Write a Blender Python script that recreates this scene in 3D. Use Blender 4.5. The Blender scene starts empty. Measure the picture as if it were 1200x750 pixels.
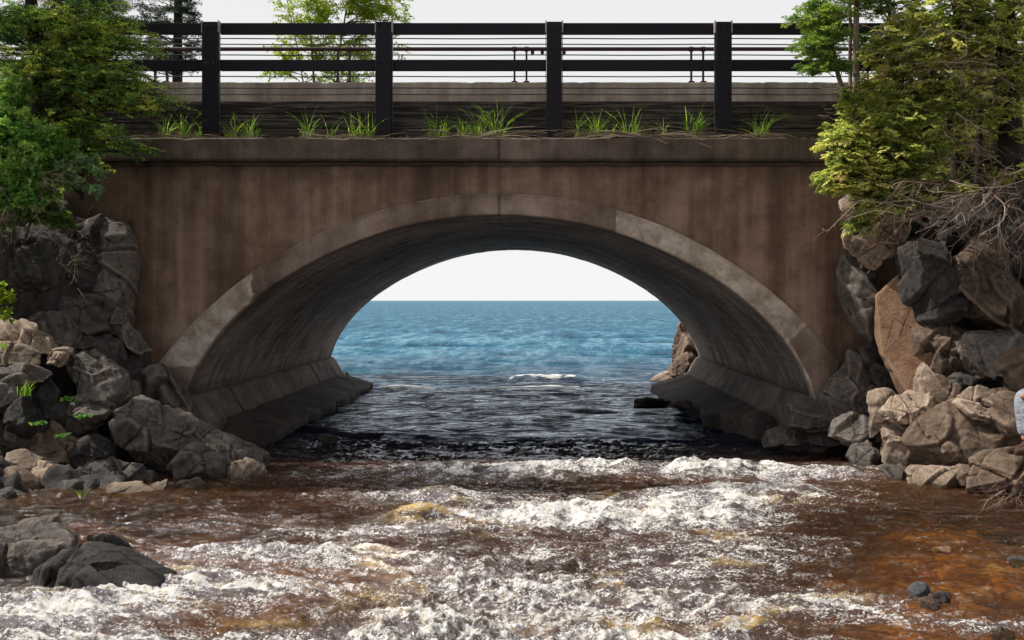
import bpy, bmesh, math, random
import numpy as np
from mathutils import Vector, Matrix
R = math.radians
random.seed(5); rng = np.random.default_rng(7)
sc = bpy.context.scene
col = sc.collection
FOC, H, CX, CY = 1166.7, 2.15, 630.0, 352.0      # survey of the place: eye height, focal length and vanishing point

def wx(px, Y): return (px - CX) * Y / FOC
def wz(py, Y): return H + (CY - py) * Y / FOC
def at(px, py, Y): return np.array((wx(px, Y), Y, wz(py, Y)))

# ------------------------------------------------------------------ noise
def _perm(seed):
    p = np.random.default_rng(seed).permutation(256)
    return np.concatenate([p, p, p])
_P = {}
_G = np.random.default_rng(99).normal(size=(256, 3)); _G /= np.linalg.norm(_G, axis=1)[:, None]
def pn(x, y, z=None, seed=0):
    if seed not in _P: _P[seed] = _perm(seed)
    p = _P[seed]
    x = np.asarray(x, float); y = np.asarray(y, float)
    if z is None:
        xi = np.floor(x).astype(np.int64); yi = np.floor(y).astype(np.int64)
        fx = x - xi; fy = y - yi; xi &= 255; yi &= 255
        u = fx*fx*fx*(fx*(fx*6-15)+10); v = fy*fy*fy*(fy*(fy*6-15)+10)
        def g(ix, iy, dx, dy):
            a = p[p[(xi+ix) & 255] + ((yi+iy) & 255)] * (2*math.pi/256)
            return np.cos(a)*dx + np.sin(a)*dy
        a = g(0,0,fx,fy); b = g(1,0,fx-1,fy); c = g(0,1,fx,fy-1); d = g(1,1,fx-1,fy-1)
        return (a + u*(b-a) + v*((c + u*(d-c)) - (a + u*(b-a)))) * 1.4
    z = np.asarray(z, float)
    xi = np.floor(x).astype(np.int64); yi = np.floor(y).astype(np.int64); zi = np.floor(z).astype(np.int64)
    fx = x - xi; fy = y - yi; fz = z - zi
    u = fx*fx*(3-2*fx); v = fy*fy*(3-2*fy); w = fz*fz*(3-2*fz)
    def g(ix, iy, iz):
        h = p[p[p[(xi+ix) & 255] + ((yi+iy) & 255)] + ((zi+iz) & 255)]
        G = _G[h]
        return G[...,0]*(fx-ix) + G[...,1]*(fy-iy) + G[...,2]*(fz-iz)
    x00 = g(0,0,0)*(1-u)+g(1,0,0)*u; x10 = g(0,1,0)*(1-u)+g(1,1,0)*u
    x01 = g(0,0,1)*(1-u)+g(1,0,1)*u; x11 = g(0,1,1)*(1-u)+g(1,1,1)*u
    return ((x00*(1-v)+x10*v)*(1-w) + (x01*(1-v)+x11*v)*w) * 1.5
def sstep(a, b, x):
    t = np.clip((x-a)/(b-a), 0, 1); return t*t*(3-2*t)

# ------------------------------------------------------------------ mesh helpers
def mk(name, V, F, mat=None, parent=None, loc=None, smooth=True, attrs=None):
    """V (n,3) array, F (m,k) array or list of tuples -> one mesh object"""
    V = np.asarray(V, np.float32)
    if loc is None: loc = (0, 0, 0)
    V = V - np.asarray(loc, np.float32)
    me = bpy.data.meshes.new(name)
    if isinstance(F, np.ndarray):
        k = F.shape[1]; m = F.shape[0]
        me.vertices.add(len(V)); me.vertices.foreach_set('co', V.ravel())
        me.loops.add(m*k); me.loops.foreach_set('vertex_index', F.astype(np.int32).ravel())
        me.polygons.add(m)
        me.polygons.foreach_set('loop_start', np.arange(0, m*k, k, dtype=np.int32))
        me.update(calc_edges=True)
    else:
        me.from_pydata([tuple(map(float, v)) for v in V], [], [tuple(map(int, f)) for f in F]); me.update()
    me.validate()
    me.polygons.foreach_set('use_smooth', np.full(len(me.polygons), smooth))
    for n, a in (attrs or {}).items():
        at_ = me.attributes.new(n, 'FLOAT', 'POINT'); at_.data.foreach_set('value', np.asarray(a, np.float32).ravel())
    if mat: me.materials.append(mat)
    o = bpy.data.objects.new(name, me); col.objects.link(o)
    o.location = loc
    if parent is not None:
        o.parent = parent
        o.location = np.asarray(loc) - wloc(parent)
    return o
def wloc(o):
    v = np.array(o.location)
    return v if o.parent is None else v + wloc(o.parent)
def tag(o, label, cat, group=None, kind=None):
    if label: o['label'] = label
    if cat: o['category'] = cat
    if group: o['group'] = group
    if kind: o['kind'] = kind
    return o
def thing(name, label, cat, loc=(0,0,0), group=None):
    o = bpy.data.objects.new(name, None); col.objects.link(o); o.location = loc
    o.empty_display_size = .2
    return tag(o, label, cat, group)
def grid_faces(nr, nc):
    i = np.arange(nr*nc).reshape(nr, nc)
    return np.stack([i[:-1,:-1].ravel(), i[:-1,1:].ravel(), i[1:,1:].ravel(), i[1:,:-1].ravel()], 1)
def boxes(L, bev=0.0):
    """list of (x0,x1,y0,y1,z0,z1) -> V,F (bevelled when asked)"""
    bm = bmesh.new()
    for (x0,x1,y0,y1,z0,z1) in L:
        b2 = bmesh.new()
        bmesh.ops.create_cube(b2, size=1, matrix=Matrix.LocRotScale(Vector(((x0+x1)/2,(y0+y1)/2,(z0+z1)/2)), None, Vector((x1-x0,y1-y0,z1-z0))))
        if bev: bmesh.ops.bevel(b2, geom=b2.edges[:], offset=bev, segments=2, affect='EDGES', profile=.6)
        t = bpy.data.meshes.new('t'); b2.to_mesh(t); bm.from_mesh(t); bpy.data.meshes.remove(t); b2.free()
    V = [v.co[:] for v in bm.verts]; F = [tuple(v.index for v in f.verts) for f in bm.faces]; bm.free()
    return V, F
def bx(name, dims, mat, parent=None, bev=.004, **k):
    V, F = boxes([dims], bev); d = dims
    return mk(name, V, F, mat, parent, loc=((d[0]+d[1])/2, (d[2]+d[3])/2, d[4]), smooth=False, **k)
def tubes(P, Rd, sides=4):
    """P (N,K,3), Rd (N,K) -> V,F"""
    P = np.asarray(P, float); N, K, _ = P.shape
    T = np.gradient(P, axis=1); T /= np.linalg.norm(T, axis=2)[..., None] + 1e-9
    ref = np.where(np.abs(T[..., 2:3]) > .9, np.array([1., 0, 0]), np.array([0, 0, 1.]))
    A = np.cross(T, ref); A /= np.linalg.norm(A, axis=2)[..., None] + 1e-9
    B = np.cross(T, A)
    an = np.arange(sides) * 2*math.pi/sides
    V = P[:, :, None] + Rd[..., None, None] * (A[:, :, None]*np.cos(an)[None, None, :, None] + B[:, :, None]*np.sin(an)[None, None, :, None])
    idx = np.arange(N*K*sides).reshape(N, K, sides); nx = np.roll(idx, -1, axis=2)
    F = np.stack([idx[:, :-1], nx[:, :-1], nx[:, 1:], idx[:, 1:]], -1).reshape(-1, 4)
    return V.reshape(-1, 3), F
def merge(parts):
    Vs, Fs, n = [], [], 0
    for V, F in parts:
        Vs.append(V); Fs.append(F + n); n += len(V)
    return np.concatenate(Vs), np.concatenate(Fs)

# ------------------------------------------------------------------ materials
def new_mat(name):
    m = bpy.data.materials.new(name); m.use_nodes = True
    nt = m.node_tree; nt.nodes.clear()
    return m, nt
class NB:
    """short-hand node builder"""
    def __init__(s, name): s.m, s.nt = new_mat(name)
    def n(s, t, **k):
        nd = s.nt.nodes.new(t)
        for a, v in k.items():
            if a.startswith('i_'): s.set(nd, a[2:].replace('_', ' '), v)
            else: setattr(nd, a, v)
        return nd
    def set(s, nd, key, v):
        sock = nd.inputs[int(key)] if key.isdigit() else nd.inputs[key]
        if isinstance(v, bpy.types.NodeSocket): s.nt.links.new(v, sock)
        else: sock.default_value = v
    def coord(s, kind='Object'):
        return s.n('ShaderNodeTexCoord').outputs[kind]
    def pos(s): return s.n('ShaderNodeNewGeometry').outputs['Position']
    def mapping(s, v, scale=(1,1,1), loc=(0,0,0), rot=(0,0,0)):
        return s.n('ShaderNodeMapping', i_Vector=v, i_Scale=scale, i_Location=loc, i_Rotation=rot).outputs[0]
    def noise(s, v, scale, detail=6, rough=.6, dist=0, typ='FBM'):
        nd = s.n('ShaderNodeTexNoise', i_Vector=v, i_Scale=scale, i_Detail=detail, i_Roughness=rough, i_Distortion=dist)
        return nd.outputs['Fac']
    def voro(s, v, scale, feature='F1', out='Distance'):
        nd = s.n('ShaderNodeTexVoronoi', feature=feature, i_Vector=v, i_Scale=scale); return nd.outputs[out]
    def ramp(s, f, stops, interp='LINEAR'):
        nd = s.n('ShaderNodeValToRGB'); s.nt.links.new(f, nd.inputs[0]); cr = nd.color_ramp; cr.interpolation = interp
        while len(cr.elements) > 1: cr.elements.remove(cr.elements[-1])
        cr.elements[0].position = stops[0][0]; cr.elements[0].color = cc(stops[0][1])
        for p, c in stops[1:]:
            e = cr.elements.new(p); e.color = cc(c)
        return nd.outputs[0]
    def mix(s, f, a, b, mode='MIX'):
        nd = s.n('ShaderNodeMix', data_type='RGBA', blend_type=mode)
        s.set(nd, '0', f); s.set(nd, '6', cc(a) if isinstance(a, (tuple, float, int)) else a); s.set(nd, '7', cc(b) if isinstance(b, (tuple, float, int)) else b)
        return nd.outputs[2]
    def math(s, op, a, b=0, clamp=False):
        nd = s.n('ShaderNodeMath', operation=op, use_clamp=clamp); s.set(nd, '0', a); s.set(nd, '1', b); return nd.outputs[0]
    def attr(s, name, out='Fac'):
        return s.n('ShaderNodeAttribute', attribute_name=name).outputs[out]
    def bump(s, h, strength, dist, normal=None):
        nd = s.n('ShaderNodeBump', i_Height=h, i_Strength=strength, i_Distance=dist)
        if normal: s.set(nd, 'Normal', normal)
        return nd.outputs[0]
    def pbr(s, base, rough=.8, normal=None, spec=.5, **k):
        nd = s.n('ShaderNodeBsdfPrincipled'); s.set(nd, 'Base Color', cc(base) if isinstance(base, tuple) else base)
        s.set(nd, 'Roughness', rough); s.set(nd, 'Specular IOR Level', spec)
        if normal: s.set(nd, 'Normal', normal)
        for a, v in k.items(): s.set(nd, a.replace('_', ' '), v)
        return nd.outputs[0]
    def mixs(s, f, a, b):
        nd = s.n('ShaderNodeMixShader'); s.set(nd, '0', f); s.set(nd, '1', a); s.set(nd, '2', b); return nd.outputs[0]
    def out(s, surf):
        o = s.n('ShaderNodeOutputMaterial'); s.nt.links.new(surf, o.inputs[0]); return s.m
def cc(c):
    if isinstance(c, (int, float)): return (c, c, c, 1)
    return tuple(c) + (1,) if len(c) == 3 else tuple(c)

def rock_mat(name, dark, mid, light, lichen=0.0, scale=1.0, wet=1.0):
    b = NB(name); oi = b.n('ShaderNodeObjectInfo')
    v = b.n('ShaderNodeVectorMath', operation='ADD'); b.set(v, '0', b.pos())
    r10 = b.math('MULTIPLY', oi.outputs['Random'], 40.0); comb = b.n('ShaderNodeCombineXYZ'); b.set(comb, '0', r10); b.set(comb, '1', r10)
    b.set(v, '1', comb.outputs[0]); v = v.outputs[0]
    n1 = b.noise(v, 1.6*scale, 8, .65, .4); n2 = b.noise(v, 11*scale, 10, .78, .3); n3 = b.noise(v, 60, 4, .75)
    c = b.ramp(b.math('ADD', b.math('MULTIPLY', n1, .6), b.math('MULTIPLY', n2, .4)), [(.40, dark), (.5, mid), (.60, light)])
    c = b.mix(b.ramp(n3, [(.45, 0.), (.68, .6)]), c, light)
    c = b.mix(b.ramp(n3, [(.32, .8), (.46, 0.)]), c, tuple(x*.35 for x in dark))
    pit = b.ramp(b.voro(b.mapping(v, (1,1,1.3)), 17), [(.0, 1.), (.22, 0.)]); pit = b.math('MULTIPLY', pit, b.ramp(n1, [(.45, 0.), (.6, .8)]))
    c = b.mix(pit, c, tuple(x*.5 for x in dark))
    # rusty / ochre patches
    c = b.mix(b.ramp(b.noise(v, 2.7, 5, .6, .8), [(.55, 0.), (.75, .35)]), c, (.17, .09, .045))
    vk = b.voro(b.mapping(v, (1, 1, .6), rot=(.3, .2, .5)), 1.9*scale, 'DISTANCE_TO_EDGE')
    nwarp = b.math('ADD', vk, b.math('MULTIPLY', n2, .16))
    crack = b.ramp(nwarp, [(.075, 1.), (.095, 0.)])
    crack = b.math('MULTIPLY', crack, b.ramp(b.noise(v, 1.3, 4, .6), [(.44, 0.), (.56, 1.)]))
    c = b.mix(b.math('MULTIPLY', crack, .75), c, tuple(x*.25 for x in dark))
    if lichen:
        lv = b.voro(v, 13, 'F1'); lm = b.ramp(b.math('ADD', lv, b.math('MULTIPLY', n3, .25)), [(.27, 1.), (.33, 0.)])
        gate = b.ramp(b.noise(v, 2.2, 3, .5), [(.5, 0.), (.62, 1.)])
        c = b.mix(b.math('MULTIPLY', b.math('MULTIPLY', lm, gate), lichen), c, (.42, .43, .38))
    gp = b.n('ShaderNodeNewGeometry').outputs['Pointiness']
    c = b.mix(b.ramp(gp, [(.5, 0.), (.56, .55)]), c, tuple(min(1, x*1.7) for x in light)); c = b.mix(b.ramp(gp, [(.42, .7), (.495, 0.)]), c, tuple(x*.4 for x in dark))  # painted occlusion: creases darkened in the colour, ridges lightened
    orand = b.ramp(oi.outputs['Random'], [(0, .72), (.5, 1.), (1, 1.22)])
    c = b.mix(1.0, c, orand, 'MULTIPLY')
    # wet dark band near the water
    z = b.n('ShaderNodeSeparateXYZ'); b.set(z, '0', b.pos()); zz = b.math('ADD', z.outputs[2], b.math('MULTIPLY', n1, -.22))
    wetf = b.ramp(b.math('ADD', zz, .5), [(.5, 1.), (.62, 0.)])
    if wet: c = b.mix(b.math('MULTIPLY', wetf, .72*wet), c, tuple(x*.3 for x in mid))
    rough = b.math('SUBTRACT', .86, b.math('MULTIPLY', wetf, .6))
    h = b.math('ADD', b.math('MULTIPLY', n2, .6), b.math('MULTIPLY', n3, .16)); h = b.math('SUBTRACT', h, b.math('MULTIPLY', crack, .3)); h = b.math('SUBTRACT', h, b.math('MULTIPLY', pit, .25))
    nm = b.bump(h, 1.0, .075)
    return b.out(b.pbr(c, rough, nm, .35))
M = {}
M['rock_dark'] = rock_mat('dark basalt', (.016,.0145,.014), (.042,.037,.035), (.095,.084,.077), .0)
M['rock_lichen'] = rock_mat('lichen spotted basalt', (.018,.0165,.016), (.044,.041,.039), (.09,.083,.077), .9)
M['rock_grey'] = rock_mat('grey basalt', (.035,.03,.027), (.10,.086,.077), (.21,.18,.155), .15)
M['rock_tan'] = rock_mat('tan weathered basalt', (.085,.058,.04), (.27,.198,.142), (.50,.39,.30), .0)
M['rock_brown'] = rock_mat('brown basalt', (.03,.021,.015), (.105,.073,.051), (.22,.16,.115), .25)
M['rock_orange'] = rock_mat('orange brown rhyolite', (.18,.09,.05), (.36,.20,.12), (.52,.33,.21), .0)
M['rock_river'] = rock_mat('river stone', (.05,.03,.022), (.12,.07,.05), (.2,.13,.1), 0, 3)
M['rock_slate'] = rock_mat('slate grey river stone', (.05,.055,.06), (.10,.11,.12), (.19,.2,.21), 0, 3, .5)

def concrete(name, dark, mid, light, streak=1.0, lines=.5, patch=False, soffit=False, wet=False, rough=.85):
    b = NB(name); v = b.pos()
    big = b.noise(v, .55, 6, .6); med = b.noise(v, 3.2, 8, .65); fine = b.noise(v, 42, 6, .75); grain = b.noise(v, 190, 2, .6)
    st = b.noise(b.mapping(v, (2.3, 2.3, .16)), 1.0, 7, .62); st2 = b.noise(b.mapping(v, (7.5, 7.5, .35)), 1.0, 5, .6)
    f = b.math('ADD', b.math('MULTIPLY', big, .35), b.math('MULTIPLY', st, .4*streak))
    f = b.math('ADD', f, b.math('MULTIPLY', st2, .22*streak)); f = b.math('ADD', f, b.math('MULTIPLY', med, .3))
    tot = .35 + .62*streak + .3
    f = b.math('DIVIDE', f, tot)
    c = b.ramp(f, [(.40, dark), (.5, mid), (.60, light)])
    c = b.mix(b.ramp(fine, [(.25, .55), (.48, 0.)]), c, tuple(x*.4 for x in dark))
    c = b.mix(b.ramp(fine, [(.58, 0.), (.8, .38)]), c, tuple(min(1, x*1.7) for x in light))
    spk = b.ramp(b.voro(v, 26), [(.06, .5), (.12, 0.)])
    c = b.mix(b.math('MULTIPLY', spk, b.ramp(med, [(.5, 0.), (.62, 1.)])), c, tuple(min(1, x*2.2) for x in light))
    # board-formed joints
    if lines:
        sp = b.n('ShaderNodeSeparateXYZ'); b.set(sp, '0', v)
        zz = b.math('ADD', sp.outputs[2], b.math('MULTIPLY', med, .012))
        fr = b.math('FRACT', b.math('DIVIDE', zz, .19)); d = b.math('ABSOLUTE', b.math('SUBTRACT', fr, .5))
        ln = b.ramp(d, [(.0, 1.), (.035, 0.)])
        lm = b.math('MULTIPLY', ln, b.ramp(med, [(.42, .1), (.6, 1.)]))
        c = b.mix(b.math('MULTIPLY', lm, .5*lines), c, dark)
    if soffit:
        bd = b.noise(b.mapping(v, (11, .35, 11)), 1.0, 5, .65); bd2 = b.noise(b.mapping(v, (1.1, 3.0, 1.1), rot=(0, 0, .5)), 1.0, 6, .7)
        c = b.mix(b.ramp(bd, [(.46, .0), (.60, .35)]), c, (.34,.285,.24))
        c = b.mix(b.ramp(bd2, [(.5, .0), (.68, .6)]), c, (.55,.50,.45))
        c = b.mix(b.ramp(bd2, [(.34, .7), (.47, .0)]), c, (.035,.03,.028))
        c = b.mix(b.math('MULTIPLY', b.attr('line'), b.ramp(med, [(.42, .08), (.6, .6)])), c, (.03,.026,.023))
    if patch:
        pa = b.attr('patch'); edge = b.noise(v, 7, 7, .7)
        pf = b.ramp(b.math('ADD', pa, b.math('MULTIPLY', b.math('SUBTRACT', edge, .5), .9)), [(.5, 0.), (.56, 1.)])
        cr = b.ramp(b.voro(b.mapping(v, (1, 1, 1.7), rot=(0, .6, 0)), 4.3, 'DISTANCE_TO_EDGE'), [(.02, 1.), (.05, 0.)])
        pc = b.ramp(b.noise(v, 4, 8, .7), [(.36, (.28,.215,.165)), (.5, (.46,.38,.31)), (.62, (.66,.58,.50))])
        pc = b.mix(b.math('MULTIPLY', b.math('MULTIPLY', cr, .5), b.ramp(edge, [(.45, 0.), (.6, 1.)])), pc, (.6,.55,.48))
        c = b.mix(b.math('MULTIPLY', pf, .9), c, pc)
    stn = b.attr('stain')
    c = b.mix(b.math('MULTIPLY', stn, .8), c, tuple(x*.3 for x in dark))
    h = b.math('ADD', b.math('MULTIPLY', fine, .6), b.math('MULTIPLY', grain, .3)); h = b.math('ADD', h, b.math('MULTIPLY', med, .6))
    return b.out(b.pbr(c, rough, b.bump(h, .55, .02), .25))
M['wall'] = concrete('stained brown concrete', (.09,.055,.038), (.215,.136,.094), (.38,.265,.19), .95, .8)
M['cornice'] = concrete('brown concrete ledge', (.055,.04,.032), (.125,.092,.072), (.23,.175,.14), .6, 0)
M['ring'] = concrete('concrete arch ring', (.11,.075,.056), (.25,.178,.138), (.40,.31,.25), .4, 0, patch=True)
M['soffit'] = concrete('board marked concrete vault', (.12,.096,.08), (.31,.25,.21), (.52,.44,.38), .3, 0, soffit=True)
M['footing'] = concrete('grey concrete footing', (.08,.066,.058), (.20,.17,.15), (.34,.29,.255), .3, 0, rough=.85)
M['slab'] = concrete('damp concrete apron', (.03,.024,.021), (.075,.062,.054), (.17,.14,.118), .2, 0, rough=.8)
M['barrier'] = concrete('pale weathered concrete barrier', (.24,.19,.15), (.44,.36,.29), (.66,.57,.48), .7, .0)

def steel(name, c0, rough=.5):
    b = NB(name); v = b.pos(); n = b.noise(v, 30, 6, .7); n2 = b.noise(b.mapping(v, (1, 1, 8)), 3, 5, .6)
    c = b.ramp(n2, [(.35, tuple(x*.6 for x in c0)), (.6, c0), (.75, tuple(x*1.8 for x in c0))])
    c = b.mix(b.ramp(n, [(.62, 0.), (.75, .5)]), c, (.09,.06,.045))
    return b.out(b.pbr(c, rough, b.bump(n, .15, .01), .25))
M['steel'] = steel('dark painted steel', (.010,.008,.014), .6)
M['cable'] = steel('steel cable', (.05,.05,.06), .4)
M['flange'] = steel('bare steel plate', (.45,.42,.38), .5)
M['pipe'] = steel('rust red pipe', (.06,.032,.035), .6)

def timber():
    b = NB('weathered timber'); v = b.pos()
    g = b.noise(b.mapping(v, (1.2, 6, 26)), 1.0, 8, .7, .6); g2 = b.noise(b.mapping(v, (.5, 2, 3)), 1, 5, .6); bl = b.noise(v, 14, 4, .6)
    c = b.ramp(g, [(.38, (.010,.009,.009)), (.5, (.042,.034,.031)), (.62, (.14,.115,.10))])
    c = b.mix(b.ramp(g2, [(.5, 0.), (.7, .5)]), c, (.085,.06,.042))
    return b.out(b.pbr(c, .85, b.bump(g, .6, .015), .2))
M['timber'] = timber()

def leafmat(name, stops, trans=.5, rough=.55, tcol=1.6):
    b = NB(name); r = b.attr('rnd')
    n = b.noise(b.pos(), 1.7, 3, .5)
    f = b.math('ADD', b.math('MULTIPLY', r, .6), b.math('MULTIPLY', n, .55))
    c = b.ramp(f, stops)
    p = b.pbr(c, rough, None, .3)
    tc = b.mix(1.0, c, (tcol, tcol*1.05, tcol*.6), 'MULTIPLY')
    t = b.n('ShaderNodeBsdfTranslucent'); b.set(t, 'Color', tc)
    return b.out(b.mixs(trans, p, t.outputs[0]))
M['spruce'] = leafmat('spruce needles', [(.36, (.03,.075,.03)), (.53, (.11,.22,.06)), (.68, (.34,.42,.10)), (.84, (.75,.66,.18))], .55)
M['pine_far'] = leafmat('far spruce needles', [(.3, (0.018,0.034,0.023)), (.55, (0.036,0.065,0.039)), (.8, (0.078,0.104,0.058))], .25)
M['cedar'] = leafmat('cedar sprays', [(.28, (.032,.06,.022)), (.43, (.14,.20,.055)), (.55, (.38,.43,.13)), (.69, (.78,.75,.36)), (.90, (.5,.32,.18))], .55)
M['fir'] = leafmat('fir needles', [(.3, (0.045,0.112,0.038)), (.5, (0.120,0.225,0.053)), (.7, (0.300,0.390,0.075)), (.9, (0.450,0.450,0.120))], .5)
M['shrub'] = leafmat('shrub leaves', [(.3, (0.05,0.13,0.035)), (.5, (0.13,0.29,0.07)), (.66, (0.28,0.46,0.13)), (.85, (0.66,0.70,0.26))], .5)
M['sage'] = leafmat('grey green leaves', [(.3, (0.090,0.180,0.105)), (.6, (0.195,0.315,0.165)), (.9, (0.450,0.510,0.180))], .4)
M['birch'] = leafmat('young birch leaves', [(.3, (.14,.22,.02)), (.55, (.28,.36,.04)), (.85, (.5,.5,.08))], .55)
M['grass'] = leafmat('grass blades', [(.25, (.07,.15,.02)), (.5, (.19,.34,.045)), (.75, (.38,.50,.09)), (.95, (.58,.50,.22))], .55)
M['fern'] = leafmat('fern fronds', [(.3, (0.048,0.112,0.024)), (.6, (0.128,0.240,0.048)), (.9, (0.288,0.320,0.064))], .4)
M['dry'] = leafmat('dry stalks', [(.3, (.17,.12,.08)), (.6, (.38,.29,.20)), (.9, (.62,.52,.40))], .2)
M['deadtwig'] = leafmat('dead twigs', [(.3, (.10,.06,.045)), (.6, (.26,.18,.14)), (.9, (.50,.41,.33))], .0, .8)
def bark(name, d, l, sc_=1.0):
    b = NB(name); v = b.pos(); n = b.noise(b.mapping(v, (14*sc_, 14*sc_, 2.5*sc_)), 1, 7, .7, .5); n2 = b.noise(v, 5, 4)
    c = b.ramp(b.math('ADD', b.math('MULTIPLY', n, .7), b.math('MULTIPLY', n2, .3)), [(.38, d), (.62, l)])
    return b.out(b.pbr(c, .9, b.bump(n, .8, .02), .15))
M['bark'] = bark('dark bark', (.012,.009,.008), (.055,.042,.034))
M['barkpale'] = bark('pale bark', (.10,.075,.055), (.30,.24,.19))
M['barkgrey'] = bark('grey brown bark', (.05,.035,.028), (.16,.12,.095))
def soil():
    b = NB('bank soil'); v = b.pos(); n = b.noise(v, 6, 8, .7); n2 = b.noise(v, 60, 3, .6)
    c = b.ramp(n, [(.3, (.01,.008,.007)), (.55, (.03,.023,.018)), (.75, (.06,.045,.032))])
    return b.out(b.pbr(c, .95, b.bump(b.math('ADD', n, b.math('MULTIPLY', n2, .3)), 1, .06), .1))
M['soil'] = soil()
M['asphalt'] = concrete('road asphalt', (.03,.03,.03), (.05,.05,.05), (.07,.07,.07), .1, 0)

# ------------------------------------------------------------------ world, sun, camera
SUN = Vector((-.96, .27, 0)).normalized() * math.cos(R(52)); SUN.z = math.sin(R(52))
w = bpy.data.worlds.new('World'); sc.world = w; w.use_nodes = True
nt = w.node_tree; nt.nodes.clear()
sky = nt.nodes.new('ShaderNodeTexSky'); sky.sky_type = 'NISHITA'; sky.sun_disc = False
sky.sun_elevation = R(52); sky.sun_rotation = math.atan2(SUN.x, SUN.y) % (2*math.pi)
sky.dust_density = 2.0; sky.air_density = 1.0; sky.altitude = 180
tc = nt.nodes.new('ShaderNodeTexCoord'); sp = nt.nodes.new('ShaderNodeSeparateXYZ'); nt.links.new(tc.outputs['Generated'], sp.inputs[0])
rp = nt.nodes.new('ShaderNodeValToRGB'); nt.links.new(sp.outputs[2], rp.inputs[0])
e = rp.color_ramp.elements; e[0].position = 0.0; e[0].color = (1, 1, 1, 1); e[1].position = .95; e[1].color = (.12, .12, .12, 1)
m1 = e.__class__ and rp.color_ramp.elements.new(.32); m1.color = (.93, .93, .93, 1)
m1 = rp.color_ramp.elements.new(.5); m1.color = (.30, .30, .30, 1)
hz = nt.nodes.new('ShaderNodeValToRGB'); nt.links.new(sp.outputs[2], hz.inputs[0])   # bright haze over the lake
e = hz.color_ramp.elements; e[0].position = 0; e[0].color = (9.3, 9.28, 9.2, 1); e[1].position = .35; e[1].color = (8.6, 8.65, 8.75, 1)
mr = nt.nodes.new('ShaderNodeMapRange'); nt.links.new(sp.outputs[1], mr.inputs[0])   # haze glows on the sunlit lake side, thins inland
for i_, v_ in enumerate((-.6, .75, .45, 1.0)): mr.inputs[i_+1].default_value = v_
mm = nt.nodes.new('ShaderNodeMath'); mm.operation = 'MULTIPLY'; nt.links.new(rp.outputs[0], mm.inputs[0]); nt.links.new(mr.outputs[0], mm.inputs[1])
mx = nt.nodes.new('ShaderNodeMix'); mx.data_type = 'RGBA'
nt.links.new(mm.outputs[0], mx.inputs[0]); hs = nt.nodes.new('ShaderNodeHueSaturation'); hs.inputs['Saturation'].default_value = .38; hs.inputs['Value'].default_value = 1.2; nt.links.new(sky.outputs[0], hs.inputs['Color'])
tw = nt.nodes.new('ShaderNodeMix'); tw.data_type = 'RGBA'; tw.blend_type = 'MULTIPLY'; tw.inputs[0].default_value = 1; tw.inputs[7].default_value = (1.08, 1.0, .93, 1); nt.links.new(hs.outputs[0], tw.inputs[6])
nt.links.new(tw.outputs[2], mx.inputs[6]); nt.links.new(hz.outputs[0], mx.inputs[7])
bg = nt.nodes.new('ShaderNodeBackground'); nt.links.new(mx.outputs[2], bg.inputs[0]); bg.inputs[1].default_value = .1
wo = nt.nodes.new('ShaderNodeOutputWorld'); nt.links.new(bg.outputs[0], wo.inputs[0])
ld = bpy.data.lights.new('sun', 'SUN'); ld.energy = 5.0; ld.angle = R(.5); ld.color = (1, .95, .87)
lo = bpy.data.objects.new('sun', ld); col.objects.link(lo); lo.rotation_euler = SUN.to_track_quat('Z', 'Y').to_euler(); lo.location = (0, 0, 30)
cd = bpy.data.cameras.new('camera'); cd.lens = 35; cd.sensor_width = 36; cd.clip_end = 20000; cd.clip_start = .05
cd.shift_x = -30/1200; cd.shift_y = -23/1200
co = bpy.data.objects.new('camera', cd); col.objects.link(co); co.location = (0, 0, H); co.rotation_euler = (R(90), 0, 0)
sc.camera = co
sc.view_settings.view_transform = 'Standard'; sc.view_settings.look = 'None'; sc.view_settings.exposure = 0
sc.cycles.max_bounces = 6; sc.cycles.diffuse_bounces = 3; sc.cycles.glossy_bounces = 3; sc.cycles.transmission_bounces = 3; sc.cycles.transparent_max_bounces = 6; sc.cycles.use_adaptive_sampling = True; sc.cycles.adaptive_threshold = .025; sc.cycles.sample_clamp_indirect = 6
sc.cycles.use_denoising = True

# ------------------------------------------------------------------ the bridge
YF, YB, S = 14.0, 23.8, .012
XC = (585 - CX) * S                                   # centre line of the arch
ZCR = H + 100*S; ZEX = H + 125*S                      # crown of the vault / of the ring
def intr(t):                                          # vault profile, t in [-1,1]
    a = t * R(83.5); s_ = np.sin(a)
    bb = 296 - 34*np.clip((np.abs(s_)-.5)/.45, 0, 1)
    return XC + 373*S*s_, ZCR - bb*S*(1-np.cos(a))
def extr(t):
    a = t * math.asin(398/498.); return XC + 498*S*np.sin(a), ZEX - 498*S*(1-np.cos(a))
bridge = thing('arch_bridge', 'brown stained concrete arch bridge spanning the river mouth', 'bridge', (XC, YF, 0))
tt = np.linspace(-1, 1, 1201); ix, iz = intr(tt)
def intr_z(x): return np.interp(x, ix, iz)
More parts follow.
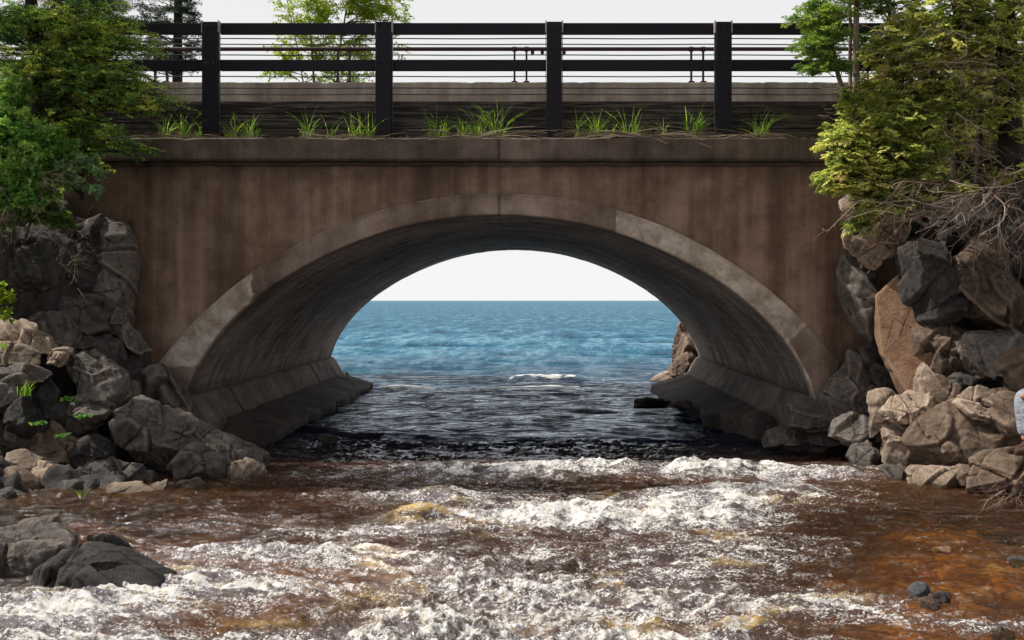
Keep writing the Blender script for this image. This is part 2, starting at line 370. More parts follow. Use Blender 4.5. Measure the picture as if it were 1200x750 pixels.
# front wall: columns from the vault line up to the cornice
def front_wall(Yw, name, mat, x0=-9.5, x1=8.5):
    xs = np.unique(np.concatenate([np.linspace(x0, x1, 420), ix[[0, -1]] + [-1e-3, 1e-3], np.linspace(ix[0], ix[-1], 260)]))
    inside = (xs > ix[0]-5e-4) & (xs < ix[-1]+5e-4)
    zb = np.where(inside, intr_z(xs)+.01, -.6); zt = H + (CY-190)*S
    k = np.linspace(0, 1, 50)[:, None]
    Z = zb[None]*(1-k) + zt*k; X = np.repeat(xs[None], 50, 0)
    V = np.stack([X, np.full_like(X, Yw), Z], -1).reshape(-1, 3)
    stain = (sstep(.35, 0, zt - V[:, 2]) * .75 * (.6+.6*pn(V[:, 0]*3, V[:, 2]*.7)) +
             .8*np.exp(-((V[:, 0]-(-5.72))/.05)**2)*(V[:, 2] < 3.3) + .9*np.exp(-((V[:, 0]-XC)/.018)**2) +
             .5*sstep(-4.8, -6.6, V[:, 0]) + .45*np.clip(pn(V[:, 0]*2.2, V[:, 2]*.25, seed=3)*1.6, 0, 1))
    return mk(name, V, grid_faces(50, len(xs)), mat, bridge, smooth=False, attrs={'stain': np.clip(stain, 0, 1)})
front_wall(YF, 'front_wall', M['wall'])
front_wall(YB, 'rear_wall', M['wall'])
# ring, slightly proud
n, k = 700, 16
t = np.linspace(-1, 1, n); xi_, zi_ = intr(t); xe, ze = extr(t)
kk = np.linspace(0, 1, k)[:, None]
X = xi_[None]*(1-kk) + xe[None]*kk; Z = zi_[None]*(1-kk) + ze[None]*kk
yf = np.full_like(X, YF-.045); yf[-1] += .006; yf[-2] -= .008; yf[0] += .012
front = np.stack([X, yf, Z], -1)
outer = np.stack([xe, np.full(n, YF+.02), ze], -1)[None]; inner = np.stack([xi_, np.full(n, YF+.1), zi_], -1)[None]
V = np.concatenate([inner, front, outer]).reshape(-1, 3)
px = CX + V[:, 0]*FOC/YF; py = CY + (H - V[:, 2])*FOC/YF
rad = np.concatenate([[0], kk.ravel(), [1]]).repeat(n)
patch = np.clip(sstep(440, 420, py)*sstep(312, 285, px) , 0, 1)*.9
patch = np.maximum(patch, sstep(716, 726, px)*sstep(400, 385, py + 25*(rad-.5))*.95)
patch = np.maximum(patch, sstep(900, 910, px)*sstep(.22, .05, rad)*.8)
patch = np.maximum(patch, sstep(268, 285, px)*sstep(345, 300, px)*.5*(rad < .4))
patch += .12*pn(V[:, 0]*5, V[:, 2]*5, seed=9)
stain = .8*np.exp(-((V[:, 0]-XC)/.02)**2) + .45*np.clip(pn(V[:, 0]*2.6, V[:, 2]*.4, seed=5)*1.5, 0, 1)*(patch < .4) + .35*sstep(.08, 0, rad)+ .6*np.exp(-((V[:, 0]-XC)/.35)**2)*sstep(.3,1,rad)
mk('arch_ring', V, grid_faces(k+2, n), M['ring'], bridge, smooth=False, attrs={'patch': patch, 'stain': np.clip(stain, 0, 1)})
# vault soffit
ny = 160; ys = np.linspace(YF+.1, YB, ny); n = 500; t = np.linspace(-1, 1, n); xi_, zi_ = intr(t)
X = np.repeat(xi_[None], ny, 0); Z = np.repeat(zi_[None], ny, 0); Yg = np.repeat(ys[:, None], n, 1)
arc = np.concatenate([[0], np.cumsum(np.hypot(np.diff(xi_), np.diff(zi_)))])
bd = (arc/.17) % 1; brow = pn(np.floor(arc/.17)*7.3, ys[:, None]*0+np.floor(ys/1.6)[:, None]*3.1+.3, seed=4)
Zd = Z + .006*brow
line = np.exp(-((np.minimum(bd, 1-bd))/.09)**2)[None]*(.35+.65*(brow > .1)) * np.ones((ny, 1))
line = np.clip(line + .8*np.exp(-((((ys[:, None]-.3) % 1.6)/.04))**2)*np.exp(-(np.abs(t)/.25)**4)[None], 0, 1)
for (tx, yy, ln) in ((-.93, 15.6, .5), (-.94, 19.2, .7), (-.95, 21.7, .5), (.92, 20.6, .3), (.95, 17.0, .3), (-.9, 17.4, .3)):
    line = np.maximum(line, np.exp(-((yy + .15*pn(t*30, t*0)[None] - Yg)/.05)**2) * np.exp(-((t[None]-tx)/.05)**2) * 1.2)
mk('vault', np.stack([X, Yg, Zd], -1).reshape(-1, 3), grid_faces(ny, n)[:, ::-1], M['soffit'], bridge, smooth=False,
   attrs={'line': np.clip(line, 0, 1), 'stain': .75*sstep(.30, 0, Z.ravel()-.72) + .5*sstep(1.1, 0, Yg.ravel()-14.)})
# cornice ledge, deck, centre joint
ZL = H + (CY-163)*S; ZLb = H + (CY-190)*S
def strip_box(name, x0, x1, y0, y1, z0, z1, mat, parent, nx=200, rough=.006, stain=None, seed=1):
    """box whose front and top are gridded and slightly uneven"""
    xs = np.linspace(x0, x1, nx)
    prof = [(y1, z0), (y0+.03, z0), (y0, z0+.03)] + [(y0, z0+.03+(z1-z0-.05)*q) for q in np.linspace(.15, 1, 8)] + [(y0+.02, z1), (y0+.12, z1+.0), ((y0+y1)/2, z1), (y1, z1)]
    P = np.array(prof); X = np.repeat(xs[None], len(P), 0)
    Yy = P[:, 0:1] + rough*pn(X*4, P[:, 1:2]*9+seed*3.1, seed=seed); Zz = P[:, 1:2] + rough*1.3*pn(X*3+9, P[:, 0:1]*9, seed=seed)
    top = (P[:, 1:2] >= z1-.03)
    Zz = Zz - top*.02*np.clip(pn(X*5, X*0+2., seed=seed+7)*2-.6, 0, 1)
    V = np.stack([X, Yy, Zz], -1).reshape(-1, 3)
    st = np.zeros(len(V)) if stain is None else stain(V)
    return mk(name, V, grid_faces(len(P), nx), mat, parent, smooth=False, attrs={'stain': np.clip(st, 0, 1)})
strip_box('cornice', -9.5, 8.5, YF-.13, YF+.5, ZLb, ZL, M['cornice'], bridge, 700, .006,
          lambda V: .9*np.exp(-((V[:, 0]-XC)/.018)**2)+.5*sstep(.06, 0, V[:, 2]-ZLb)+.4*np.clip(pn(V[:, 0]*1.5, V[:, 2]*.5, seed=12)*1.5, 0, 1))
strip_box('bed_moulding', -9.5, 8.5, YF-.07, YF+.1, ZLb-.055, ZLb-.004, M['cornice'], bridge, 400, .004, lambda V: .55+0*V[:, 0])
bx('deck', (-12, 11, YF+.52, YB+.2, ZLb-.1, ZL-.02), M['asphalt'], bridge, .02)
bx('rear_parapet', (-12, 11, YB+.22, YB+.5, ZLb, ZL+.2), M['cornice'], bridge, .02)
# footings: sloping kerb then a broad apron sliding under the water
for sgn, nm in ((-1, 'l'), (1, 'r')):
    xo = 4.47
    ys = np.linspace(14.03, 24.2, 110)
    prof = [(xo+.25, .82), (xo-.13, .80), (xo-.17, .775), (xo-.38, .41), (xo-.40, .3), (xo-.38, -.5)]
    P = np.array(prof); Pd = []
    for a, b_ in zip(P[:-1], P[1:]):
        for q in np.linspace(0, 1, 5)[:-1]: Pd.append(a*(1-q)+b_*q)
    P = np.array(Pd + [P[-1]])
    Yg = np.repeat(ys[:, None], len(P), 1); Xg = P[None, :, 0] + .012*pn(Yg*2, P[None, :, 1]*6, seed=3); Zg = P[None, :, 1] + .015*pn(Yg*1.1, P[None, :, 0]*5, seed=8) + 0*Yg
    endc = sstep(23.75, 24.2, Yg); Xg = Xg + endc*.25; Zg = Zg - endc*.05
    jt = sum(np.exp(-((Yg-j)/.03)**2) for j in ((15.7, 21.2) if sgn < 0 else (14.7, 21.9)))
    V = np.stack([XC + sgn*(Xg + .03*jt), Yg, Zg], -1).reshape(-1, 3)
    f = grid_faces(len(ys), len(P)); mk('footing', V, f if sgn < 0 else f[:, ::-1], M['footing'], bridge, smooth=False, attrs={'stain': np.clip((jt*1.2*(sgn < 0)).ravel() + .4*sstep(.5, .38, Zg).ravel(), 0, 1)})
    ce = np.stack([XC + sgn*Xg[0], np.full(len(P), 14.03), Zg[0]], -1); ce = np.vstack([ce, [[XC + sgn*(xo+.25), 14.03, -.5]]])
    mk('footing_end', ce, [tuple(range(len(ce))) if sgn > 0 else tuple(range(len(ce)))[::-1]], M['footing'], bridge, smooth=False, attrs={'stain': np.full(len(ce), .3)})
    # apron slab
    ys = np.linspace(14.15, 23.75, 220); u = np.linspace(0, 1, 60)
    Yg = np.repeat(ys[:, None], 60, 1)
    if sgn < 0: edge = 3.35 + 0*ys + .45*sstep(14.9, 13.7, ys)
    else: edge = np.interp(ys, [13.6, 14.6, 15.2, 17, 18, 21, 22.5, 23.75], [4.1, 4.0, 3.85, 3.5, 3.4, 3.15, 3.05, 3.2])
    edge = edge + .12*pn(ys*1.3, ys*0, seed=5+sgn)
    Xr = (xo-.27)*(1-u)[None] + edge[:, None]*u[None]
    qd = np.clip((xo-.27-Xr)/.95, 0, 1.4); Zg = .43 - .30*qd**1.2 + .022*pn(Xr*1.2, Yg*1.2, seed=11) + .005*pn(Xr*7, Yg*7, seed=12) 
    crack_ = np.exp(-((Yg - 22.6 - .5*u[None] - .1*pn(Xr*5, Yg*0))/.035)**2); Zg = Zg - .04*crack_
    Zg = Zg - .35*sstep(15.0, 14.15, Yg)
    Zg[:, -3:] -= np.array([.0, .05, .5])[None]; Xr[:, -1] = Xr[:, -2] + .03
    Zg[-3:] -= np.array([0, .1, .6])[:, None]; Zg[:2] -= np.array([.6, .1])[:, None]
    V = np.stack([XC + sgn*Xr, Yg, Zg], -1).reshape(-1, 3)
    f = grid_faces(len(ys), 60); mk('apron_slab', V, f if sgn < 0 else f[:, ::-1], M['slab'], bridge, attrs={'stain': np.clip(crack_.ravel() + .5*sstep(.2, .05, Zg.ravel()), 0, 1)})
# abutment blocks behind the springings so the bridge is solid
for sgn in (-1, 1):
    xa, xb = sorted((XC + sgn*4.75, XC + sgn*9)); bx('abutment', (xa, xb, YF+.03, YB-.03, -.8, ZLb-.12), M['footing'], bridge, .01)

# --- railing on the ledge
YR = 14.16; sr = YR/FOC
PX = [-157, 45, 246, 449.5, 649.5, 848, 1049, 1250]
rail = thing('guard_railing', 'dark steel guard railing with heavy posts and wires along the bridge edge', 'railing', (0, YR, ZL))
def rz(py, Y=YR+.12): return H + (CY-py)*Y/FOC
for i, p_ in enumerate(PX):
    x = wx(p_, YR)
    ps = bx('post', (x-.108, x+.108, YR-.02, YR+.10, ZL-.01, rz(25.5, YR)), M['steel'], rail, .012)
    bx('base_plate', (x-.16, x+.16, YR-.07, YR+.2, ZL-.005, ZL+.018), M['steel'], ps, .004)
    for s_ in (-1, 1):
        xa = x + s_*.118
        for zz_ in (33.5, 76.5):
            V_, F_ = tubes(np.array([[(x+s_*.055, YR-.035, rz(zz_)), (x+s_*.055, YR-.015, rz(zz_))]]), np.full((1, 2), .014), 6); mk('bolt', V_, F_, M['flange'] if (i+s_) % 2 else M['cable'], ps, loc=(x+s_*.055, YR-.03, rz(zz_)), smooth=False)
        bx('flange', (xa-.009, xa+.009, YR+.0, YR+.09, rz(40.5), rz(26.5)), M['flange'], ps, .002)
        bx('flange', (xa-.004, xa+.004, YR+.02, YR+.09, ZL, rz(41.5)), M['cable'], ps, .001)
    if i < len(PX)-1:
        x2 = wx(PX[i+1], YR)
        for (a, b_) in ((40.3, 27), (83, 70)):
            bx('rail', (x+.11, x2-.11, YR+.105, YR+.165, rz(a), rz(b_)), M['steel'], rail, .01)
for yy in (45, 51.8, 64.3, 89.5, 103, 110.5):
    xs = np.linspace(wx(-160, YR), wx(1255, YR), 60)
    P = np.stack([xs, np.full(60, YR+.19), rz(yy, YR+.19) - .006*np.sin((xs-wx(45, YR))*math.pi/2.43)**2], -1)[None]
    V, F = tubes(P, np.full((1, 60), .0085), 6); mk('wire', V, F, M['cable'], rail, loc=(0, YR+.19, rz(yy)))
# --- timber kerb behind
kerb = thing('timber_kerb', 'dark weathered timber kerb wall behind the steel posts', 'kerb wall', (0, 14.5, ZL))
zt = rz(118.5, 14.5)
zc = [ZL-.01, ZL+(zt-ZL)*.36, ZL+(zt-ZL)*.7, zt]
for i in range(3):
    for x0, x1 in ((-9.5, -5.2), (-5.195, -.62), (-.615, 3.1), (3.105, 8.5)):
        bx('beam', (x0, x1, 14.46+.012*i, 14.76, zc[i]+.003, zc[i+1]-.003), M['timber'], kerb, .012)
# --- concrete barrier beyond
YBR = 16.4
bar = thing('concrete_barrier', 'pale weathered concrete road barrier seen through the railing', 'barrier', (0, YBR, ZL))
xe_ = [-12, -7.9, -3.65, .6, 3.1, 7.5, 11]
for a, b_ in zip(xe_[:-1], xe_[1:]):
    o = strip_box('barrier_segment', a, b_, YBR+.002*(a > -4), YBR+.28, ZL-.03, H+(CY-96)*YBR/FOC, M['barrier'], bar, 80, .006, lambda V: .3*np.clip(pn(V[:, 0]*6, V[:, 2]*1.2, seed=21)*2, 0, 1), seed=2)
pipe = thing('pipe_rail', 'thin reddish pipe rail on paired uprights above the concrete barrier', 'pipe rail', (0, YBR+.14, H+(CY-96)*YBR/FOC))
zp = H+(CY-57.5)*(YBR+.14)/FOC
for a, b_ in ((-12, -3.1), (-3.1, 2.6), (2.6, 11)):
    P = np.stack([np.linspace(a, b_-.004, 8), np.full(8, YBR+.14), np.full(8, zp)], -1)[None]
    V, F = tubes(P, np.full((1, 8), .034), 8); mk('pipe', V, F, M['pipe'], pipe, loc=(a, YBR+.14, zp))
zb = H+(CY-96)*YBR/FOC
for p_ in (-18, 189, 403, 610, 817, 1024):
    for d in (-7, 7):
        x = wx(p_+d, YBR+.14)
        u = bx('upright', (x-.016 , x+.016, YBR+.115, YBR+.165, zb, zp-.02), M['pipe'], pipe, .003)
        V, F = tubes(np.array([[(x-.035, YBR+.14, zp-.001), (x+.035, YBR+.14, zp-.001)]]), np.full((1, 2), .043), 8); mk('clamp', V, F, M['pipe'], u, loc=(x, YBR+.14, zp))
        bx('foot', (x-.05, x+.05, YBR+.07, YBR+.2, zb, zb+.035), M['pipe'], u, .01)
for p_ in (624, 635.5, 661):
    x = wx(p_, YBR+.14); bx('hanger', (x-.03, x+.03, YBR+.11, YBR+.17, zp-.085, zp-.02), M['pipe'], pipe, .02)

# ------------------------------------------------------------------ rocks
_ICO = {}
def ico(sub):
    if sub not in _ICO:
        bm = bmesh.new(); bmesh.ops.create_icosphere(bm, subdivisions=sub, radius=1)
        _ICO[sub] = (np.array([v.co[:] for v in bm.verts]), np.array([[v.index for v in f.verts] for f in bm.faces])); bm.free()
    return _ICO[sub]
def unit(a): return a/(np.linalg.norm(a, axis=-1, keepdims=True)+1e-9)
def make_rock(name, poly, Y, depth, mat, label, seed, group, sharp=26, sub=5, rough=1.0, tilt=(.1, .55), cap=None, up=.25, push=.25, chops=5, fronts=3):
    r = np.random.default_rng(seed*13+1)
    P = np.array([(wx(a, Y), wz(b, Y)) for a, b in poly]); P = P.mean(0) + (P-P.mean(0))*1.12
    A = .5*np.sum(P[:, 0]*np.roll(P[:, 1], -1) - np.roll(P[:, 0], -1)*P[:, 1])
    if A < 0: P = P[::-1]
    c = P.mean(0); Wd = np.ptp(P[:, 0]); Hd = np.ptp(P[:, 1])
    N, D = [], []
    for a, b_ in zip(P, np.roll(P, -1, axis=0)):
        e_ = b_-a; L = np.hypot(*e_)
        if L < 1e-5: continue
        nn = np.array((e_[1], -e_[0]))/L; h = max(nn @ (a-c), .02*max(Wd, Hd))
        tf = r.uniform(tilt[0]*.5, tilt[1]*.6) + (.35 if nn[1] > .6 else 0)
        N.append((nn[0], -tf, nn[1])); D.append(h)
        N.append((nn[0], r.uniform(.1, .4), nn[1])); D.append(h*1.0)
    for q in range(fronts):
        v = np.array(((-.75, .0, .8)[q] + r.uniform(-.3, .3), -1, r.uniform(-.45, .6)+up)); N.append(v/np.linalg.norm(v)); D.append(depth*r.uniform(.30, .56))
    for q in range(2):
        v = np.array((r.uniform(-.5, .5), 1, r.uniform(-.3, .6))); N.append(v/np.linalg.norm(v)); D.append(depth*.5)
    if cap: 
        for (nx_, ny_, nz_, dd) in cap:
            v = np.array((nx_, ny_, nz_)); N.append(v/np.linalg.norm(v)); D.append(dd)
    N = np.array(N, float); D = np.array(D, float); sharp = sharp*2.2
    for q in range(chops):                                                   # chop edges and corners into fracture planes
        v = r.normal(size=3)*np.array((1, 1.3, 1)); v[1] = -abs(v[1]) if r.random() < .75 else v[1]; v /= np.linalg.norm(v)
        sup = 1/np.power(np.sum((np.clip(N @ v, 0, None)/D)**12), 1/12)
        N = np.vstack([N, v]); D = np.append(D, sup*r.uniform(.90, 1.06))
    U, F = ico(sub)
    d = U * np.array((Wd, depth, Hd)); d /= np.linalg.norm(d, axis=1)[:, None]
    q = np.clip(d @ N.T, 0, None)/D[None]
    rr = 1/np.power(np.sum(q**sharp, axis=1), 1/sharp)
    s0 = max(Wd, Hd)
    V = d*rr[:, None]
    o = seed*3.7
    f = 1.0/s0
    # faceting by stepped low-frequency noise + fractal roughness
    n1 = pn(V[:, 0]*f*1.6+o, V[:, 1]*f*1.6, V[:, 2]*f*1.6, seed=seed % 17)
    n2 = pn(V[:, 0]*f*4+o, V[:, 1]*f*4, V[:, 2]*f*4, seed=(seed+3) % 17)
    n3 = pn(V[:, 0]*f*10+o, V[:, 1]*f*10, V[:, 2]*f*10, seed=(seed+5) % 17)
    n4 = pn(V[:, 0]*f*25+o, V[:, 1]*f*25, V[:, 2]*f*25, seed=(seed+6) % 17)
    q1 = n1*3.2; stepn = np.floor(q1) + sstep(.0, .22, q1-np.floor(q1)); q2 = n2*2.6; step2 = np.floor(q2) + sstep(0, .3, q2-np.floor(q2))
    disp = .012*n1 + .009*stepn + .010*step2 + .0065*(1-2*np.abs(n3)) + .0045*n4
    m0 = min(Wd, Hd, depth)*1.3 + .3*s0
    V = V + d*(disp*m0*rough)[:, None]
    S_n = 7 + (sub-5)*5
    jd = unit(r.normal(size=3)); JM = np.eye(3) - .55*np.outer(jd, jd)                 # cells stretched along one joint direction
    seeds = V[r.integers(0, len(V), S_n)]*r.uniform(.8, 1.05, (S_n, 1))
    Vw = V + .05*s0*np.stack([pn(V[:, i]*f*3+9, V[:, (i+1) % 3]*f*3, V[:, (i+2) % 3]*f*3, seed=i+1) for i in range(3)], 1)
    dd_ = np.linalg.norm((Vw[:, None]-seeds[None]) @ JM, axis=2); ordr = np.argsort(dd_, axis=1)[:, :2]
    d1 = np.take_along_axis(dd_, ordr[:, :1], 1)[:, 0]; d2_ = np.take_along_axis(dd_, ordr[:, 1:], 1)[:, 0]; cell = ordr[:, 0]
    off = r.normal(size=S_n)*.026*m0; gr = r.normal(size=(S_n, 3))*.16
    edge_ = sstep(0, .05*s0, d2_-d1)
    cd_ = (off[cell] + np.einsum('ij,ij->i', V-seeds[cell], gr[cell]))*(.35+.65*edge_) - .008*m0*np.exp(-((d2_-d1)/(.012*s0))**2)*(r.random(S_n) < .4)[cell]
    V = V + d*(np.clip(cd_, -.08*m0, .06*m0)*rough)[:, None]
    C = np.array((c[0], Y+depth*push, c[1]))
    o = mk(name, V + C, F, mat, loc=C, smooth=True)
    o.data.set_sharp_from_angle(angle=R(32))
    return tag(o, label, 'rock', group)
ROCKS = []
LG, RG = 'boulders on the left bank', 'boulders on the right bank'
D_, LI, G_, T_, B_, O_ = 'rock_dark', 'rock_lichen', 'rock_grey', 'rock_tan', 'rock_brown', 'rock_orange'
def L(poly, Y, dep, m, lab, **k): ROCKS.append((poly, Y, dep, m, lab, LG, k))
def Rr(poly, Y, dep, m, lab, **k): ROCKS.append((poly, Y, dep, m, lab, RG, k))
# left cliff
L([(-60,255),(0,262),(45,272),(66,290),(68,305),(58,348),(47,360),(18,346),(-60,352)], 12.9, 1.3, LI, 'large lichen spotted cliff block under the green shrub at upper left', sub=6)
L([(66,290),(85,262),(108,255),(118,300),(120,345),(108,352),(74,330)], 13.3, 1.0, LI, 'tall speckled cliff block with dry grass bent over its top', sub=6)
L([(100,262),(118,256),(140,274),(146,295),(147,340),(143,362),(122,362),(108,345)], 13.45, .9, G_, 'upright grey cliff face nearest the bridge wall on the left', sub=6)
L([(66,325),(90,335),(112,352),(128,370),(130,384),(112,394),(84,384),(70,370)], 13.0, .9, D_, 'rounded dark block wedged below the speckled cliff block')
L([(124,362),(140,358),(147,364),(144,385),(132,380)], 13.3, .5, G_, 'small dark wedge at the foot of the upright cliff face')
L([(-60,346),(20,350),(48,358),(66,374),(66,392),(40,388),(-60,380)], 13.0, 1.0, D_, 'shadowed block in the recess beneath the lichen spotted cliff block')
L([(22,380),(44,371),(66,374),(84,392),(78,410),(46,406)], 12.6, .7, G_, 'small dark grey block above the long sunlit slab on the left')
L([(80,388),(100,392),(110,402),(102,412),(84,410)], 12.7, .5, D_, 'flat little dark stone squeezed beneath the rounded dark block')
L([(128,386),(146,382),(166,402),(172,416),(152,412),(134,402)], 13.2, .6, G_, 'pointed grey stone with bright top edge beside the bridge wall')
L([(96,402),(112,394),(134,402),(140,424),(136,444),(108,430)], 12.9, .7, D_, 'dark angular stone under the pointed grey stone on the left')
L([(134,402),(160,414),(168,430),(160,470),(138,470),(132,430)], 13.3, .7, D_, 'blackish layered stone in the gap left of the arch foot')
L([(164,424),(182,420),(200,444),(214,468),(222,492),(190,492),(158,462)], 13.45, .8, G_, 'blue grey bedrock slope at the left foot of the arch ring')
# left slope
L([(-40,376),(16,380),(40,390),(62,404),(64,416),(48,428),(22,414),(-40,408)], 12.2, .9, T_, 'long sunlit tan slab sloping down at the left frame edge', sub=6)
L([(50,428),(60,410),(72,406),(76,414),(66,431)], 12.0, .45, T_, 'small bright tan wedge between the long slab and big grey block')
L([(70,412),(86,410),(108,422),(134,442),(139,458),(138,482),(104,486),(88,470),(78,436)], 12.2, .9, G_, 'big rough grey block with diagonal lit top edge on the left bank', sub=6)
L([(-30,398),(14,404),(30,414),(32,426),(16,432),(-30,430)], 11.9, .6, T_, 'broken tan stone with a grass sprig below the long sunlit slab')
L([(-30,432),(22,427),(40,434),(44,446),(28,452),(-30,448)], 11.7, .6, G_, 'flat grey capstone at the left edge above a grass tuft')
L([(-20,446),(12,446),(24,460),(22,474),(8,484),(-20,480)], 11.6, .5, G_, 'small grey stone below the flat capstone at the left edge')
L([(2,470),(22,464),(36,494),(34,508),(14,506),(0,492)], 11.5, .5, LI, 'pitted black and white speckled stone near the left edge')
L([(26,452),(44,446),(60,462),(64,490),(50,500),(34,492)], 12.0, .6, D_, 'shadowed stone between the grass tuft and green weeds')
L([(60,474),(84,474),(104,482),(112,500),(94,512),(66,506)], 12.0, .7, D_, 'shadowed stone carrying small bright green weeds')
L([(80,478),(104,474),(122,482),(118,492),(96,496)], 11.8, .4, G_, 'low grey ledge left of the great domed boulder')
L([(106,496),(122,488),(136,476),(154,470),(174,476),(196,492),(220,518),(222,540),(206,560),(178,560),(140,548),(110,524)], 11.6, 1.3, G_, 'great domed dark boulder with thin bright rim on the left bank', sub=6, sharp=14, cap=[(-.35,-1,-.35,.32)])
L([(190,484),(222,494),(258,514),(262,526),(232,532),(212,520)], 12.2, .8, G_, 'smooth sloping grey slab behind the great domed boulder')
L([(204,545),(222,520),(246,530),(264,544),(264,558),(244,570),(210,570)], 11.5, .7, G_, 'smooth dark grey stone at the right foot of the great domed boulder')
L([(242,516),(262,512),(292,526),(318,541),(304,552),(270,548),(248,536)], 11.9, .8, G_, 'pale grey rock pointing into the river below the arch foot', sub=6)
L([(254,552),(276,543),(300,549),(306,560),(286,570),(258,570)], 11.5, .6, T_, 'low broken rock at the tip of the left bank, wet at its base')
L([(30,502),(56,502),(82,518),(82,540),(56,546),(34,532)], 11.6, .7, B_, 'mossy brown block below the speckled stone on the left')
L([(-30,498),(14,504),(34,520),(40,546),(10,548),(-30,540)], 11.5, .7, G_, 'grey block in shade above the sunlit stones at the left edge')
L([(78,522),(98,514),(118,524),(128,540),(116,556),(86,552)], 11.6, .6, D_, 'dark angular block left under the great domed boulder')
L([(104,548),(124,538),(150,548),(156,562),(132,570),(108,566)], 11.3, .5, D_, 'low dark stone behind the flat tan slab in the water')
L([(134,562),(150,546),(176,556),(182,570),(162,578),(138,576)], 11.3, .5, G_, 'bluish grey stone under the great domed boulder')
L([(-10,534),(22,532),(42,540),(46,552),(26,560),(-10,556)], 11.1, .5, T_, 'upper sunlit tan stone of the heap at the left edge')
L([(18,556),(32,546),(50,552),(64,564),(64,580),(44,582),(22,574)], 10.9, .6, T_, 'knobbly sunlit stone of the heap beside the round stone')
L([(-30,560),(10,556),(30,568),(50,582),(46,594),(10,596),(-30,596)], 10.6, .6, B_, 'dark wedge at the water edge under the knobbly stone')
L([(-20,578),(4,576),(16,584),(14,600),(-20,602)], 10.2, .4, G_, 'small dark stone in the water at the left frame edge')
L([(64,574),(72,566),(86,566),(94,574),(92,584),(76,587),(66,583)], 10.7, .35, G_, 'round grey stone at the water edge', sharp=10)
L([(16,588),(24,583),(32,588),(32,596),(18,597)], 10.2, .2, T_, 'small pale stone poking out of brown shallows, left one', sub=4)
L([(60,584),(68,577),(76,586),(64,588)], 10.3, .15, T_, 'tiny pointed pale stone left of the flat slab', sub=4)
L([(92,580),(106,569),(130,566),(152,572),(168,582),(174,592),(160,604),(120,608),(96,606)], 10.4, .9, T_, 'flat tan slab with dark undercut front standing in shallow water', sub=6, cap=[(0,-.25,1,.085),(-.1,-1,-.55,.20)])
L([(164,578),(180,568),(196,568),(200,576),(188,588),(172,592)], 10.7, .5, T_, 'pale tan stone touching the right end of the flat slab')
L([(196,578),(208,567),(224,566),(240,578),(236,588),(214,592),(198,588)], 10.8, .5, B_, 'jagged stone in the middle of the low rock shelf')
L([(226,578),(246,572),(276,578),(290,586),(286,594),(250,596),(230,592)], 10.9, .6, T_, 'low sunlit rock shelf reaching into the river')
L([(204,586),(212,579),(220,584),(220,590),(208,592)], 10.5, .18, T_, 'small white rounded pebble before the low rock shelf', sub=4, sharp=8)
L([(-60,668),(-30,632),(0,630),(24,638),(42,652),(40,680),(10,700),(-60,715)], 7.1, 1.1, G_, 'sloping grey boulder cut by the left edge in the near water', sub=6, sharp=16)
L([(-40,715),(6,690),(34,668),(60,654),(94,652),(132,668),(160,682),(190,697),(170,708),(110,722),(20,730),(-40,734)], 6.7, 1.1, D_, 'big wet black boulder in the near water at lower left', sub=6, sharp=14, cap=[(.25,-1,.25,.36)])
# right side
Rr([(1000,244),(1016,226),(1040,220),(1066,236),(1072,266),(1056,296),(1026,306),(1004,282)], 13.1, .9, T_, 'sunlit tan block beneath the cedar sprays at the top of right wall', sub=6)
Rr([(1064,244),(1110,232),(1170,236),(1190,262),(1150,290),(1078,288)], 13.3, 1.0, D_, 'shadowed block behind the hanging dead twigs')
Rr([(1150,236),(1200,220),(1260,240),(1260,280),(1200,280),(1160,270)], 13.2, 1.0, D_, 'dark block under the bank at the right frame edge')
Rr([(1000,290),(1012,284),(1026,306),(1034,330),(1018,334),(1000,314)], 13.5, .5, D_, 'narrow dark stone between the sunlit tan block and tall slab')
Rr([(985,314),(996,304),(1014,312),(1034,334),(1042,362),(1046,398),(1032,406),(1004,384),(990,344)], 13.5, .8, G_, 'tall leaning dark slab against the right end of the bridge', sub=6, rough=.45)
Rr([(1034,346),(1058,306),(1072,330),(1096,440),(1082,466),(1062,462),(1038,410)], 12.95, .6, O_, 'orange brown leaning slab catching the sun on the right wall', sub=6, cap=[(-.50,-1,.16,.20)], tilt=(.02,.1), rough=.22, chops=0, fronts=0)
Rr([(1062,292),(1084,276),(1126,282),(1142,304),(1134,344),(1144,372),(1138,384),(1104,382),(1084,368),(1074,334)], 12.6, 1.0, D_, 'rounded dark boulder right of the orange slab', sub=6, sharp=14)
Rr([(1120,346),(1126,312),(1152,290),(1172,280),(1200,300),(1204,350),(1190,386),(1160,390),(1142,376)], 12.4, 1.0, B_, 'brown boulder with a pitted knob high on the right wall', sub=6, sharp=14)
Rr([(1172,282),(1200,258),(1260,262),(1260,388),(1196,388),(1186,340)], 12.5, 1.0, LI, 'big dark speckled boulder at the right frame edge', sub=6, sharp=16)
Rr([(1085,388),(1106,380),(1144,388),(1143,412),(1132,442),(1112,450),(1092,438),(1086,410)], 12.6, .9, B_, 'square brown block below the rounded dark boulder', sub=6)
Rr([(1132,408),(1144,392),(1196,386),(1260,380),(1260,430),(1198,440),(1184,460),(1152,448),(1136,430)], 12.1, 1.0, G_, 'grey and tan fractured block below the brown boulder', sub=6)
Rr([(1184,430),(1204,412),(1260,410),(1260,470),(1196,466)], 11.7, .7, B_, 'brown block at the right edge above the seated person')
Rr([(1078,446),(1088,428),(1098,442),(1106,460),(1090,474),(1078,466)], 12.4, .5, T_, 'small pale split stone at the base of the orange slab')
Rr([(1092,456),(1106,444),(1122,452),(1134,474),(1126,494),(1104,506),(1094,486)], 12.1, .6, B_, 'pointed brown stone between the cube rock and the largest boulder')
